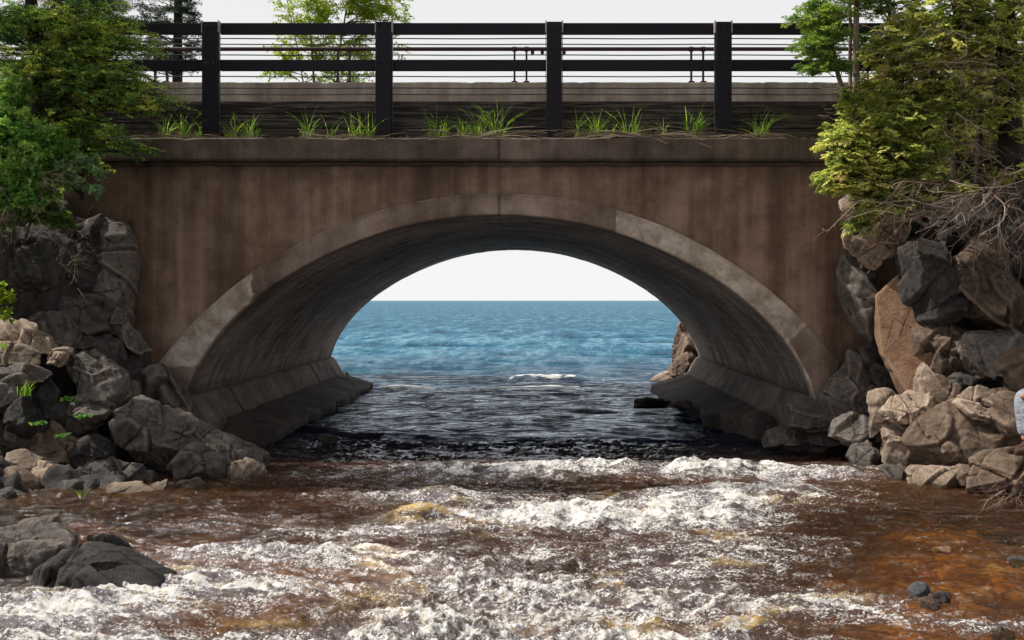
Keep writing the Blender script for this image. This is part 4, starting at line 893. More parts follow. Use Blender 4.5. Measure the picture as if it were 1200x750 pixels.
def foliage(starts, targets, style, seed, sub=10, twig=.28, wood_r=.012, dens=1.0):
    """branches from starts to targets carrying flat sprays; returns wood (V,F) and leaf (V,F,rnd)"""
    r = np.random.default_rng(seed); n_ = len(targets); A = np.asarray(starts, float); B = np.asarray(targets, float)
    L_ = np.linalg.norm(B-A, axis=1)[:, None]
    sag = np.concatenate([r.normal(size=(n_, 2))*.08, r.uniform(.02, .22, (n_, 1))], 1)*L_
    P = bez(A, B, sag, 9, .012, r)
    wood = [tubes(P, (wood_r*np.linspace(1, .25, 9))[None]*np.sqrt(np.clip(L_, .2, 3)), 4)]
    s = r.uniform(.35, 1, (n_, sub)); s[:, 0] = 1
    C, Tn = sample_on(P, s); C = C.reshape(-1, 3); Tn = Tn.reshape(-1, 3); m = len(C)
    side = unit(np.cross(Tn, np.array([0, 0, 1.])) + 1e-3) * r.choice([-1, 1], m)[:, None]
    d2 = unit(Tn*r.uniform(.3, 1., (m, 1)) + side*r.uniform(.3, 1.1, (m, 1)) + r.normal(size=(m, 3))*.22)
    if style in ('spruce', 'fir', 'far'): d2[:, 2] = d2[:, 2]*.5 - .1
    if style == 'cedar': d2[:, 2] = d2[:, 2]*.8 - .15
    d2 = unit(d2); l2 = twig*r.uniform(.5, 1.15, (m, 1))
    E = C + d2*l2
    P2 = bez(C, E, np.concatenate([np.zeros((m, 2)), r.uniform(0, .1, (m, 1))*l2], 1), 5)
    wood.append(tubes(P2, np.linspace(.0045, .0015, 5)[None]*np.ones((m, 1)), 3))
    # third order
    k3 = 7 if style != 'broad' else 5
    s3 = np.linspace(.15, 1, k3)[None]*np.ones((m, 1)); C3, T3 = sample_on(P2, s3)
    alt = np.where(np.arange(k3) % 2 == 0, 1., -1.)[None, :, None]
    tone = np.repeat(np.clip(.5*np.repeat(r.uniform(0, 1, n_), sub) + .5*r.uniform(0, 1, m), 0, 1), k3)*.65
    nrm0 = unit(r.normal(size=(m, 3))*.35 + np.array([0, 0, 1.]))[:, None]
    sd3 = np.cross(T3, nrm0)*alt
    d3 = unit(T3*.8 + sd3*.75 + r.normal(size=C3.shape)*.12); l3 = (twig*.38*(1.25-s3)*r.uniform(.7, 1.2, s3.shape))[..., None]
    C3 = C3.reshape(-1, 3); d3 = d3.reshape(-1, 3); l3 = l3.reshape(-1, 1); nr3 = np.repeat(nrm0[:, 0], k3, 0); q = len(C3)
    out = []
    if style == 'broad':
        nl = int(4*dens); base = np.repeat(C3, nl, 0) + np.repeat(d3*l3, nl, 0)*r.uniform(0, 1, (q*nl, 1))
        dd = unit(np.repeat(d3, nl, 0) + r.normal(size=base.shape)*.8); nn = unit(r.normal(size=base.shape)*.6 + np.array([0, 0, 1.]))
        ln = r.uniform(.4, 1.25, q*nl)*.062; V, F = leaves(base, dd, nn, ln, ln*.68, .15); tn = np.repeat(tone, nl)
    elif style == 'cedar':
        nl = max(1, int(8*dens)); ss = np.tile(np.linspace(.0, 1, nl), q)[:, None]; base = np.repeat(C3, nl, 0) + np.repeat(d3*l3, nl, 0)*ss
        al = np.tile(np.where(np.arange(nl) % 2 == 0, 1., -1.), q)[:, None]; sdv = np.cross(np.repeat(d3, nl, 0), np.repeat(nr3, nl, 0))*al
        dd = unit(np.repeat(d3, nl, 0) + sdv*.65*(1-ss*.7) + r.normal(size=base.shape)*.15 - np.array([0, 0, .15]))
        ln = r.uniform(.7, 1.25, q*nl)*.046; V, F = leaves(base, dd, np.repeat(nr3, nl, 0)+r.normal(size=base.shape)*.4, ln, ln*.36, .1); tn = np.repeat(tone, nl)
    else:
        nl = max(1, int((12 if style != 'far' else 5)*dens)); ss = r.uniform(0, 1, (q*nl, 1)); base = np.repeat(C3, nl, 0) + np.repeat(d3*l3, nl, 0)*ss
        rv_ = r.normal(size=base.shape); rv_[:, 2] = rv_[:, 2]*.5 + .15
        dd = unit(np.repeat(d3, nl, 0)*.8 + unit(rv_)*.8); sc_ = {'spruce': .030, 'fir': .032, 'far': .075}[style]
        ln = r.uniform(.8, 1.3, q*nl)*sc_; V, F = leaves(base, dd, r.normal(size=base.shape), ln, ln*(.28 if style != 'far' else .22)); tn = np.repeat(tone, nl)
    rnd = np.repeat(np.clip(tn + r.uniform(0, .35, len(tn)), 0, 1), 4)
    return merge(wood), (V, F, rnd)
def trunk_mesh(pts, r0, r1, K=24, wob=.03, seed=1, sides=10):
    r = np.random.default_rng(seed); pts = np.array(pts, float); t_ = np.linspace(0, 1, len(pts)); tt_ = np.linspace(0, 1, K)
    P = np.stack([np.interp(tt_, t_, pts[:, i]) for i in range(3)], 1)
    P[1:, :2] += np.cumsum(r.normal(size=(K-1, 2))*wob*.4, 0)*.5
    return P, tubes(P[None], (r0*(1-tt_)+r1*tt_)[None], sides)
def mass(ells, r, n_each=1.0):
    """targets filling ellipsoids given as (col, row, Y, half w m, half d m, half h m, count)"""
    out = []
    for (a, b_, Y, rx, ry, rz_, n_) in ells:
        k_ = max(1, int(n_*n_each)); v_ = unit(r.normal(size=(k_, 3)))*r.uniform(.25, 1, (k_, 1))**.5
        out.append(at(a, b_, Y) + v_*np.array((rx, ry, rz_)))
    return np.concatenate(out)
def nearest_on(trunks, T, drop=.35, r=None):
    Q = np.concatenate(trunks); best = []
    for t_ in T:
        d = np.linalg.norm((Q - t_)*np.array((1, 1, .8)), axis=1) + .6*np.clip(Q[:, 2]-t_[2], 0, 9); d = d + r.uniform(0, .25, len(d)); best.append(Q[np.argmin(d)])
    return np.array(best)
def plant(name, label, cat, trunks, ells, style, mat, barkm, seed, group=None, sub=9, twig=.28, wood_r=.012, dens=1.0, crown='crown', trunkname='trunk', n_each=1.0, branches='branch'):
    """trunks: list of (pts, r0, r1)"""
    r = np.random.default_rng(seed); base = trunks[0][0][0]
    th = thing(name, label, cat, tuple(base), group)
    TP = []
    for i, (pts, r0, r1) in enumerate(trunks):
        P, (V, F) = trunk_mesh(pts, r0, r1, seed=seed+i, wob=.02 if r0 < .05 else .03); TP.append(P); mk(trunkname, V, F, M[barkm], th, loc=tuple(P[0]))
    T = mass(ells, r, n_each); A = nearest_on(TP, T, r=r)
    (wV, wF), (lV, lF, rnd) = foliage(A, T, style, seed, sub, twig, wood_r, dens)
    mk(branches, wV, wF, M[barkm if barkm != 'barkpale' else 'barkgrey'], th, loc=tuple(base), attrs={'rnd': np.full(len(wV), .4)})
    mk(crown, lV, lF, M[mat], th, loc=tuple(base), smooth=False, attrs={'rnd': rnd})
    return th
# left spruce overhanging the railing
Yl = 12.6
plant('spruce_tree', 'dark green spruce with drooping limbs overhanging the left end of the railing', 'tree',
      [([at(48, 215, 13.2), at(46, 170, 13.0), at(42, 90, Yl), at(30, -60, Yl+.1), at(28, -420, Yl+.2), at(28,-640,Yl+.2)], .13, .02)],
      [(70,30,12.3,1.0,.7,.40,50),(140,60,12.2,.45,.4,.34,42),(168,118,12.1,.38,.35,.18,34),(150,90,12.1,.4,.35,.2,20),(110,110,12.2,.6,.5,.28,34),(60,90,12.3,.8,.6,.3,34),(100,10,12.4,.6,.5,.3,30),
       (20,60,12.6,.7,.8,.6,24),(120,-60,12.5,1.0,.9,.6,40),(20,-150,12.6,1.3,1.2,.9,50),(40,-330,12.8,.8,.8,.9,36),(-90,-60,12.6,.9,.9,.9,30),(28,-500,12.8,.5,.5,.9,16),
       (128,160,12.4,.35,.3,.1,10),(155,178,12.1,.28,.2,.1,8)],
      'spruce', 'spruce', 'bark', 11, sub=9, twig=.3, n_each=.8)
# far left dark conifers
plant('pine_tree', 'dark conifer beyond the bridge right of the overhanging spruce', 'tree',
      [([at(206, 175, 28.5), at(208, -60, 28.5), at(206, -260, 28.5)], .16, .03)],
      [(205,10,28.5,.55,.6,.7,26),(190,70,28.5,1.0,.9,.5,30),(214,-40,28.5,.6,.6,.6,24),(165,30,28.5,.8,.7,.8,24),(205,-140,28.5,.5,.5,1.,24),(225,45,28.5,.25,.5,.4,8)],
      'far', 'pine_far', 'bark', 13, 'conifers beyond the bridge', sub=8, twig=.4)
plant('pine_tree', 'dark conifer far behind the overhanging spruce, seen through its limbs', 'tree',
      [([at(110, 175, 30), at(112, -60, 30), at(110, -300, 30)], .2, .03)],
      [(110,20,30,1.3,1,1.,50),(60,50,30,1.2,1.,.8,36),(112,-90,30,1.0,1,1.2,40),(10,20,30,1.0,1.,1.3,30)],
      'far', 'pine_far', 'bark', 14, 'conifers beyond the bridge', sub=8, twig=.45)
# birch
plant('birch_tree', 'young yellow green birch showing through the railing beyond the bridge', 'tree',
      [([at(372, 200, 26), at(366, 60, 26), at(352, -60, 26)], .035, .012), ([at(384, 200, 26.2), at(398, 60, 26.2), at(420, -80, 26.2)], .035, .012), ([at(372, 190, 26.4), at(350, 60, 26.4), at(336, -10, 26.4)], .025, .01)],
      [(360,15,26,.75,.6,.45,26),(430,5,26.1,.75,.6,.5,34),(350,60,26,.7,.5,.45,16),(400,60,26.1,.9,.6,.45,22),(455,50,26.1,.45,.5,.6,10),(380,-50,26,1.1,.8,.5,24),(330,82,26,.4,.3,.15,5),(470,20,26,.25,.3,.5,8),(400,90,26,.9,.5,.2,12)],
      'broad', 'birch', 'barkgrey', 15, sub=6, twig=.36, dens=1.3, n_each=1.4, wood_r=.010)
# right side
plant('fir_tree', 'slender pale forked fir standing at the right end of the railing', 'tree',
      [([at(1001, 235, 12.7), at(1001, 130, 12.7), at(1004, 60, 12.7), at(1006, -120, 12.7), at(1008, -300, 12.7)], .055, .02), ([at(1000, 150, 12.72), at(984, 85, 12.6), at(972, 30, 12.5), at(962, -60, 12.5)], .035, .015), ([at(996, 130, 12.74), at(995, 20, 12.8), at(992, -80, 12.8)], .028, .015)],
      [(958,15,12.4,.30,.3,.16,22),(965,45,12.4,.32,.3,.12,16),(950,60,12.35,.2,.2,.12,8),(960,78,12.4,.3,.3,.08,12),(1015,5,12.7,.35,.4,.14,14),(1035,50,12.8,.25,.4,.2,10),(985,-60,12.6,.7,.6,.5,40),(1005,-200,12.6,.6,.6,.8,34)],
      'fir', 'fir', 'barkpale', 16, sub=7, twig=.2)
plant('cedar_tree', 'sunlit yellow green cedar spilling over the right end of the ledge', 'tree',
      [([at(1075, 240, 12.9), at(1062, 150, 12.9), at(1050, 70, 12.9), at(1046, 0, 12.9)], .05, .02), ([at(1040, 250, 12.8), at(1015, 190, 12.7), at(998, 160, 12.6)], .025, .01)],
      [(985,165,12.3,.22,.3,.2,22),(980,205,12.25,.18,.25,.22,20),(1000,190,12.2,.26,.3,.25,24),(1020,150,12.3,.32,.3,.25,28),(1030,110,12.4,.4,.35,.25,28),(1045,185,12.2,.32,.3,.25,22),(1070,140,12.3,.4,.4,.3,30),(1060,60,12.4,.5,.5,.35,36),(1095,100,12.5,.5,.45,.3,30),(1012,240,12.25,.2,.22,.14,14),(1040,220,12.1,.25,.2,.14,14),(1075,190,12.1,.35,.25,.2,18),(1110,160,12.3,.3,.3,.3,14),(992,218,12.2,.12,.2,.12,7),(1088,232,12.1,.3,.25,.12,12),(1120,215,12.0,.25,.2,.12,10),(1008,262,12.2,.14,.15,.08,7),(1045,248,12.05,.2,.15,.08,10),(1070,10,12.5,.4,.5,.3,16)],
      'cedar', 'cedar', 'barkgrey', 17, sub=8, twig=.2, n_each=.9)
plant('cedar_tree', 'tall shaded cedar with dark trunk at the right frame edge', 'tree',
      [([at(1186, 215, 12.4), at(1180, 110, 12.4), at(1176, 0, 12.4), at(1170, -300, 12.4), at(1170, -520, 12.4)], .16, .05), ([at(1120, 215, 12.9), at(1124, 110, 12.9), at(1122, 20, 12.9), at(1118,-160,12.9)], .085, .04), ([at(1146, 215, 13.1), at(1150, 90, 13.1), at(1148, -60, 13.1)], .05, .03)],
      [(1100,20,12.3,.5,.5,.25,28),(1140,50,12.2,.5,.4,.25,22),(1175,15,12.1,.5,.5,.3,24),(1200,90,12.2,.4,.4,.3,16),(1100,60,12.1,.45,.4,.3,22),(1130,110,12.2,.4,.35,.3,16),(1165,140,12.2,.35,.3,.25,10),(1190,200,12.1,.25,.3,.12,5),(1130,-40,12.2,.9,.7,.4,44),(1190,-120,12.3,1.,1.,.7,44),(1140,-280,12.4,.9,.9,.9,36),(1080,-60,12.4,.7,.6,.5,30),(1260,40,12.4,.8,.8,.8,26),(1200,150,12.6,.4,.3,.16,8),(1160,-450,12.4,.6,.6,.9,20)],
      'cedar', 'cedar', 'bark', 18, sub=8, twig=.24, n_each=.85)
plant('cedar_tree', 'background cedar thicket behind the dark trunks on the right', 'tree',
      [([at(1130, 215, 13.9), at(1130, -200, 13.9)], .09, .03), ([at(1215, 215, 13.6), at(1215, -250, 13.6)], .1, .03)],
      [(1100,70,13.7,.7,.3,.6,22),(1150,130,13.6,.7,.3,.5,26),(1190,60,13.6,.8,.3,.7,26),(1150,-20,13.8,1.,.4,.6,26),(1130,190,13.5,.6,.3,.2,10)],
      'cedar', 'cedar', 'bark', 19, sub=7, twig=.3, dens=.8)
# left shrub and companions
plant('leafy_shrub', 'bright green leafy shrub crowning the left cliff', 'shrub',
      [([at(15, 285, 12.4), at(22, 200, 12.3), at(25, 140, 12.2)], .025, .008), ([at(0, 285, 12.3), at(-10, 190, 12.2), at(0, 120, 12.2)], .02, .008), ([at(30, 280, 12.3), at(55, 210, 12.1), at(62, 160, 12.0)], .018, .006)],
      [(20,150,12.,.3,.3,.22,20),(45,180,11.95,.3,.3,.25,24),(5,200,12.,.3,.3,.3,24),(65,165,11.95,.2,.2,.14,12),(75,185,12.,.18,.2,.12,9),(15,115,12.,.18,.2,.14,10),(-30,150,12.,.4,.4,.5,24),(30,225,12.,.35,.3,.2,22),(-10,250,12.1,.3,.3,.2,14),(60,215,12.05,.2,.2,.15,10),(22,100,12,.08,.1,.06,3),(5,245,12.1,.2,.2,.15,6)],
      'broad', 'shrub', 'barkgrey', 20, sub=7, twig=.15, dens=1.2, trunkname='stem', crown='foliage')
plant('grey_green_shrub', 'small grey green sprig reaching right from the shrub', 'shrub',
      [([at(50, 205, 12.0), at(80, 215, 11.9), at(108, 220, 11.85)], .010, .004), ([at(50, 200, 12.0), at(80, 190, 11.9), at(112, 192, 11.85)], .008, .004)],
      [(80,195,11.85,.12,.1,.08,3),(102,190,11.85,.10,.1,.05,3),(116,202,11.8,.06,.08,.04,2),(96,215,11.85,.08,.1,.05,2),(112,222,11.8,.06,.06,.04,2)],
      'broad', 'sage', 'barkgrey', 21, sub=4, twig=.08, dens=1.0, trunkname='stem', crown='foliage', wood_r=.006)
plant('cedar_shrub', 'low feathery cedar hanging over the lichen spotted cliff block', 'shrub',
      [([at(25, 262, 12.5), at(50, 240, 12.4), at(66, 245, 12.3)], .015, .005)],
      [(45,245,12.2,.2,.2,.14,12),(62,255,12.15,.16,.15,.12,11),(75,262,12.15,.08,.1,.06,5),(35,225,12.2,.2,.2,.1,8)],
      'cedar', 'fern', 'barkgrey', 22, sub=6, twig=.14, trunkname='stem', crown='foliage', wood_r=.008)
plant('yellow_green_sprig', 'yellow green sprig in front of the shadowed recess at left edge', 'shrub',
      [([at(-6, 385, 12.0), at(4, 362, 11.9), at(12, 350, 11.9)], .006, .003)],
      [(4,348,11.85,.08,.08,.05,6),(-6,338,11.85,.08,.08,.06,5),(6,370,11.9,.05,.05,.05,2)],
      'broad', 'birch', 'barkgrey', 23, sub=3, twig=.06, trunkname='stem', crown='foliage', wood_r=.004)
# hidden-in-shade fill trees behind the left shrub
plant('cedar_shrub', 'dark cedar bush between the shrub and the bridge ledge', 'shrub',
      [([at(95, 235, 13.2), at(100, 170, 13.2), at(110, 120, 13.2)], .03, .01)],
      [(90,150,13.1,.5,.3,.3,26),(60,190,13.,.5,.3,.4,24),(110,180,13.3,.25,.2,.2,10),(10,170,13.,.6,.3,.6,26)],
      'spruce', 'spruce', 'bark', 24, sub=7, twig=.22, trunkname='stem', crown='foliage', wood_r=.01)

# grass
def blades(base, n_, hgt, spread, r, lean=.35, w_=.010):
    B0 = np.array(base) + np.concatenate([r.normal(size=(n_, 2))*spread, np.zeros((n_, 1))], 1)
    az = r.uniform(0, 2*math.pi, n_); ln = hgt*r.uniform(.45, 1.1, n_); l_ = lean*r.uniform(.3, 1.6, n_)
    K = 6; t_ = np.linspace(0, 1, K)
    out = np.stack([np.cos(az), np.sin(az), 0*az], 1)
    P = B0[:, None] + out[:, None]*(ln*l_)[:, None, None]*(t_**2)[None, :, None] + np.array([0, 0, 1.])*(ln[:, None]*(t_ - .30*l_[:, None]*t_**3))[..., None]
    sd = np.stack([-np.sin(az), np.cos(az), 0*az], 1); tw = r.uniform(-1.2, 1.2, n_)[:, None]; sd = unit(sd*np.cos(tw) + out*np.sin(tw))
    wd = w_*r.uniform(.6, 1.3, n_)[:, None, None]*(np.array([.6, .95, 1, .85, .5, .05]))[None, :, None]
    V = np.stack([P - sd[:, None]*wd/2, P + sd[:, None]*wd/2], 2).reshape(-1, 3)
    i = np.arange(n_*K*2).reshape(n_, K, 2); F = np.stack([i[:, :-1, 0], i[:, :-1, 1], i[:, 1:, 1], i[:, 1:, 0]], -1).reshape(-1, 4)
    return V, F, np.repeat(np.clip(r.uniform(0, .8, n_) , 0, 1), K*2)
def stalks(base, n_, length, r, fall=.0, spread=.1, rad=.0035, flat=.1):
    A = np.array(base) + np.stack([r.normal(size=n_)*spread, -np.abs(r.normal(size=n_))*.05, np.full(n_, .015)], 1)
    az = r.choice([0, math.pi], n_) + r.normal(size=n_)*.55; ln = length*r.uniform(.4, 1.2, n_)
    B = A + np.stack([np.cos(az)*ln, -np.abs(np.sin(az))*ln*.4, r.uniform(0, flat, n_)*ln], 1)
    B[:, 2] -= fall*r.uniform(0, 1, n_)**3*ln
    P = bez(A, B, np.stack([np.zeros(n_), np.zeros(n_), ln*r.uniform(.02, .2, n_)], 1), 6, .006, r)
    V, F = tubes(P, np.linspace(1, .4, 6)[None]*rad*np.ones((n_, 1)), 3); return V, F
TUFTS = [(190,30,.34,'grass tuft half hidden by spruce tips at the left end of the ledge'),
 (213,36,.42,'grass tuft with straggling stalks just left of the first clear post'),
 (229,22,.30,'small grass clump touching the left side of the first clear post'),
 (271,26,.34,'grass tuft just right of the first clear post'),
 (290,34,.36,'leafy grass tuft with pale dead stalks in the first full bay'),
 (358,22,.42,'narrow upright grass clump in the middle of first bay'),
 (386,8,.34,'few thin blades between the middle clump and the second post'),
 (413,34,.34,'arching grass tuft left of the second post'),
 (431,20,.36,'grass clump almost touching the second post'),
 (508,22,.40,'drooping grass tuft in the second bay, leftmost there'),
 (520,22,.28,'short dark green tuft beside the drooping one in second bay'),
 (544,30,.32,'grass tuft left of the tallest pair over the centre joint'),
 (560,36,.44,'tall grass tuft left of the centre joint'),
 (582,46,.48,'tallest bright grass tuft right above the centre joint'),
 (677,16,.36,'thin upright tuft just right of the third post'),
 (701,50,.42,'full bright arching tuft, the first of two in the third bay'),
 (718,12,.28,'sparse blades between the two bright tufts of third bay'),
 (741,48,.42,'full bright tuft, second of two in the third bay'),
 (780,12,.34,'dim sparse grass blades left of the fourth post bright tuft'),
 (815,46,.44,'bright leaning tuft just left of the fourth post'),
 (893,52,.44,'wide arching tuft right of the fourth post')]
for i, (p_, n_, h_, lab) in enumerate(TUFTS):
    r = np.random.default_rng(300+i); b0 = (wx(p_, 14.1), 14.14+r.uniform(-.03, .14), ZL+.0)
    th = thing('grass_tuft', lab, 'grass tuft', b0, 'grass tufts on the bridge ledge')
    V, F, rn = blades(b0, int(n_*r.uniform(.7, 1.15))+2, h_*r.uniform(1.1, 1.45), .02 + .0008*n_, r, .7, .011); mk('blades', V, F, M['grass'], th, loc=b0, smooth=False, attrs={'rnd': rn})
    ns = int(n_*.9); V, F = stalks(b0, ns, .34, r, .5, .12); 
    V2, F2, _ = blades(b0, int(n_*1.2), h_*.55, .07, r, 1.0, .007); V, F = merge([(V, F), (V2, F2)])
    mk('dead_stalks', V, F, M['dry'], th, loc=b0, smooth=False, attrs={'rnd': r.uniform(0, 1, len(V)//4 + 1).repeat(4)[:len(V)]})
# drifts of dry stems on the ledge
for (p0, n_, ln, lab) in ((575, 26, .7, 'drift of dry stems around the tallest tuft over the centre joint'), (742, 70, .75, 'long drift of dry stems across the third bay'), (830, 20, .5, 'dry stems lying around the foot of the fourth post'), (415, 22, .45, 'dry stems beneath the arching tuft by the second post'), (205, 40, .5, 'tangle of dry stems at the left end of the ledge'), (895, 26, .45, 'dry stems beneath the wide tuft right of the fourth post')):
    r = np.random.default_rng(int(p0)); b0 = (wx(p0, 14.0), 14.02, ZL+.0); V, F = stalks(b0, n_, ln, r, .25, .30, .007, .16)
    o = mk('dry_stem_drift', V, F, M['dry'], loc=b0, attrs={'rnd': r.uniform(0, 1, len(V)//18+1).repeat(18)[:len(V)]}); tag(o, lab, 'dry stems', 'dry stems on the ledge')
# litter on the ledge top
r = np.random.default_rng(77); n_ = 1500
A = np.stack([r.uniform(-6.5, 5.5, n_), r.uniform(13.92, 14.44, n_), np.full(n_, ZL+.008)], 1); az = r.uniform(0, 6.28, n_); ln = r.uniform(.03, .14, n_)
P = np.stack([A, A + np.stack([np.cos(az)*ln, np.sin(az)*ln*.5, r.uniform(-.005, .03, n_)], 1)], 1)
V, F = tubes(P, np.full((n_, 2), .003), 3)
tag(mk('litter', V, F, M['dry'], attrs={'rnd': r.uniform(0, 1, n_).repeat(6)}), 'fine dry litter scattered on the bridge ledge', None, None, 'stuff')
# weeds on the left rocks
for i, (p_, q_, Y, n_, h_, mt, lab) in enumerate(((31,464,11.4,30,.20,'grass','grass tuft growing under the flat grey capstone at left'),(97,586,10.3,14,.16,'grass','little grass sprout behind the flat tan slab'),
      (80,470,11.6,40,.08,'shrub','upper bright green weed on the shadowed left rocks'),(96,490,11.4,40,.07,'shrub','green weed on the low ledge left of the domed boulder'),(46,498,11.3,36,.07,'shrub','green weed beside the speckled stone near the left edge'),(72,512,11.3,30,.07,'shrub','lowest green weed on the shadowed left rocks'),(4,408,11.6,20,.1,'grass','grass sprig on the broken tan stone at left edge'))):
    r = np.random.default_rng(500+i); b0 = tuple(at(p_, q_, Y)); V, F, rn = blades(b0, n_, h_, .03 if mt == 'grass' else .035, r, .5 if mt == 'grass' else 1.2, .010 if mt == 'grass' else .028)
    o = mk('weed', V, F, M[mt], loc=b0, smooth=False, attrs={'rnd': rn}); tag(o, lab, 'weed', 'weeds on the left rocks')

# dead twig tangles
def tangle(name, lab, spec, seed, group, mat='deadtwig'):
    r = np.random.default_rng(seed); parts = []
    for (a, b_, Y, dx, dz, n_, ln, dirx, dirz, rad) in spec:
        C = at(a, b_, Y) + r.normal(size=(n_, 3))*np.array((dx, .15, dz))
        d = unit(np.stack([dirx + r.normal(size=n_)*.55, -.25 + r.normal(size=n_)*.3, dirz + r.normal(size=n_)*.45], 1)); l_ = ln*r.uniform(.4, 1.2, (n_, 1))
        E = C + d*l_; P = bez(C, E, r.normal(size=(n_, 3))*.18*l_, 9, .012, r)
        parts.append(tubes(P, np.linspace(1, .3, 9)[None]*rad*r.uniform(.6, 1.3, (n_, 1)), 4))
        m = n_*5; s = r.uniform(.2, .95, (n_, 5)); c2, t2 = sample_on(P, s); c2 = c2.reshape(-1, 3); t2 = t2.reshape(-1, 3)
        e2 = c2 + unit(t2 + r.normal(size=(m, 3))*.8 - np.array([0, 0, .3]))*ln*.35*r.uniform(.3, 1, (m, 1))
        P2 = bez(c2, e2, r.normal(size=(m, 3))*.03, 5, .006, r); parts.append(tubes(P2, np.linspace(1, .3, 5)[None]*rad*.5*np.ones((m, 1)), 3))
    V, F = merge(parts); o = mk(name, V, F, M[mat], loc=tuple(at(*spec[0][:3])), attrs={'rnd': np.clip(r.uniform(0, 1, len(V)//36+1).repeat(36)[:len(V)], 0, 1)})
    return tag(o, lab, 'dead twigs', group)
DG = 'dead twig tangles'
tangle('dead_branch', 'bleached dead twigs hanging over the right boulders', [(1150,225,11.9,.45,.14,44,.9,-.9,-.35,.008),(1185,235,11.8,.35,.2,66,.7,-.6,-.9,.007),(1080,245,11.9,.35,.07,24,.7,-1.,-.1,.007),(1165,190,12.2,.3,.1,20,.8,-.7,.1,.007)], 401, DG)
tangle('dead_branch', 'fine dead branches within the shaded right cedar', [(1175,75,12.,.3,.25,26,.8,-.9,.2,.007),(1130,60,12.1,.3,.3,26,.7,-.3,-.8,.006),(1080,60,12.2,.4,.3,22,.6,-.6,.2,.005),(1120,150,12.2,.3,.2,26,.5,.2,-.9,.006)], 402, DG)
tangle('dead_branch', 'brown dead twigs beneath the bright left shrub', [(8,235,11.9,.2,.15,30,.4,.1,-1.,.005),(50,205,11.9,.15,.05,14,.45,1.,-.3,.005)], 403, DG)
tangle('dead_branch', 'thin dead stems drooping over the top of the lichen spotted block', [(20,268,12.,.25,.05,16,.3,.3,-.8,.004)], 408, DG)
tangle('dead_branch', 'dead inner twigs around the overhanging spruce trunk', [(35,85,12.3,.3,.16,34,.6,.7,-.1,.006),(60,115,12.2,.35,.12,26,.6,.9,-.2,.006),(110,140,12.5,.4,.1,18,.5,.9,-.5,.005)], 404, DG, 'bark')
tangle('dead_branch', 'bleached twigs trailing over the slanting slab at lower right', [(1196,585,9.6,.08,.04,9,.45,-1.,-.05,.004),(1190,570,9.6,.08,.05,6,.4,-.6,-.5,.004)], 405, DG)
tangle('dead_branch', 'crooked bare twig poking left from the cedar over the ledge', [(985,142,12.8,.03,.02,3,.5,-1.,.22,.006)], 406, DG)
tangle('dead_branch', 'dry straw coloured grass bent over the tall speckled cliff block', [(84,300,12.5,.05,.12,14,.45,.5,.9,.003),(92,262,12.5,.06,.05,10,.3,.9,.2,.003),(82,330,12.5,.03,.1,8,.4,0.,.9,.003)], 407, DG, 'dry')

# ------------------------------------------------------------------ person seated at the right edge
def cloth(name, c, sc_=60, trans=0):
    b = NB(name); v = b.pos(); n = b.noise(v, sc_, 6, .7); n2 = b.noise(v, 6, 4, .6, .5)
    c_ = b.ramp(b.math('ADD', b.math('MULTIPLY', n, .5), b.math('MULTIPLY', n2, .5)), [(.35, tuple(x*.7 for x in c)), (.65, c)])
    return b.out(b.pbr(c_, .85, b.bump(b.math('ADD', b.noise(b.mapping(v, (4, 4, 13), rot=(.3, .5, 0)), 1.0, 4, .6, 1.2), b.math('MULTIPLY', n, .15)), 1.0, .05), .2))
M['skin'] = cloth('skin', (.52,.27,.17), 15); M['jeans'] = cloth('pale grey jeans', (.36,.39,.46), 90); M['jacket'] = cloth('dark jacket', (.05,.06,.08)); M['hair'] = cloth('brown hair', (.07,.04,.025)); M['shoe'] = cloth('brown boots', (.10,.06,.04)); M['eye'] = cloth('eye', (.6,.6,.6)); M['frayed'] = cloth('frayed white threads', (.75,.75,.72), 120)
PO = np.array((5.52, 10.42, 1.20))                    # pelvis
person = thing('person', 'person in pale ripped jeans seated on the rocks at the right edge', 'person', tuple(PO - np.array((0, 0, .14))))
def skin_mesh(name, verts, edges, radii, mat, parent, root=0, levels=2):
    me = bpy.data.meshes.new(name); me.from_pydata([tuple(v) for v in verts], edges, []); me.update()
    o = bpy.data.objects.new(name, me); col.objects.link(o); me.materials.append(mat)
    m = o.modifiers.new('skin', 'SKIN'); m.use_smooth_shade = True
    for i, v in enumerate(me.skin_vertices[0].data): v.radius = radii[i] if isinstance(radii[i], tuple) else (radii[i], radii[i]); v.use_root = (i == root)
    s_ = o.modifiers.new('sub', 'SUBSURF'); s_.levels = levels; s_.render_levels = levels
    dg = bpy.context.evaluated_depsgraph_get(); me2 = bpy.data.meshes.new_from_object(o.evaluated_get(dg)); me2.name = name
    o.modifiers.clear(); o.data = me2; 
    me2.polygons.foreach_set('use_smooth', np.full(len(me2.polygons), True))
    if not me2.materials: me2.materials.append(mat)
    o.parent = parent; o.location = -np.array(parent.location)
    return o
p = PO
hipL, hipR = p+(-.02,-.10,-.02), p+(.06,.10,-.02)
kneL = np.array((4.93, 10.02, 1.20)); ankL = np.array((4.97, 9.98, .72)); kneR = np.array((5.02, 10.32, 1.16)); ankR = np.array((5.0, 10.2, .70))
chest = p+(.06,0,.40); neck = p+(.03,0,.56); head = p+(-.01,0,.72)
shL, shR = chest+(0,-.18,.06), chest+(0,.18,.06); elL, elR = chest+(.06,-.28,-.2), chest+(.06,.28,-.2); wrL, wrR = p+(-.10,-.16,.14), p+(-.10,.16,.14)
bv = [p, p+(.03,0,.2), chest, neck, head, head+(0,0,.10), shL, elL, wrL, shR, elR, wrR, hipL, kneL, ankL, hipR, kneR, ankR]
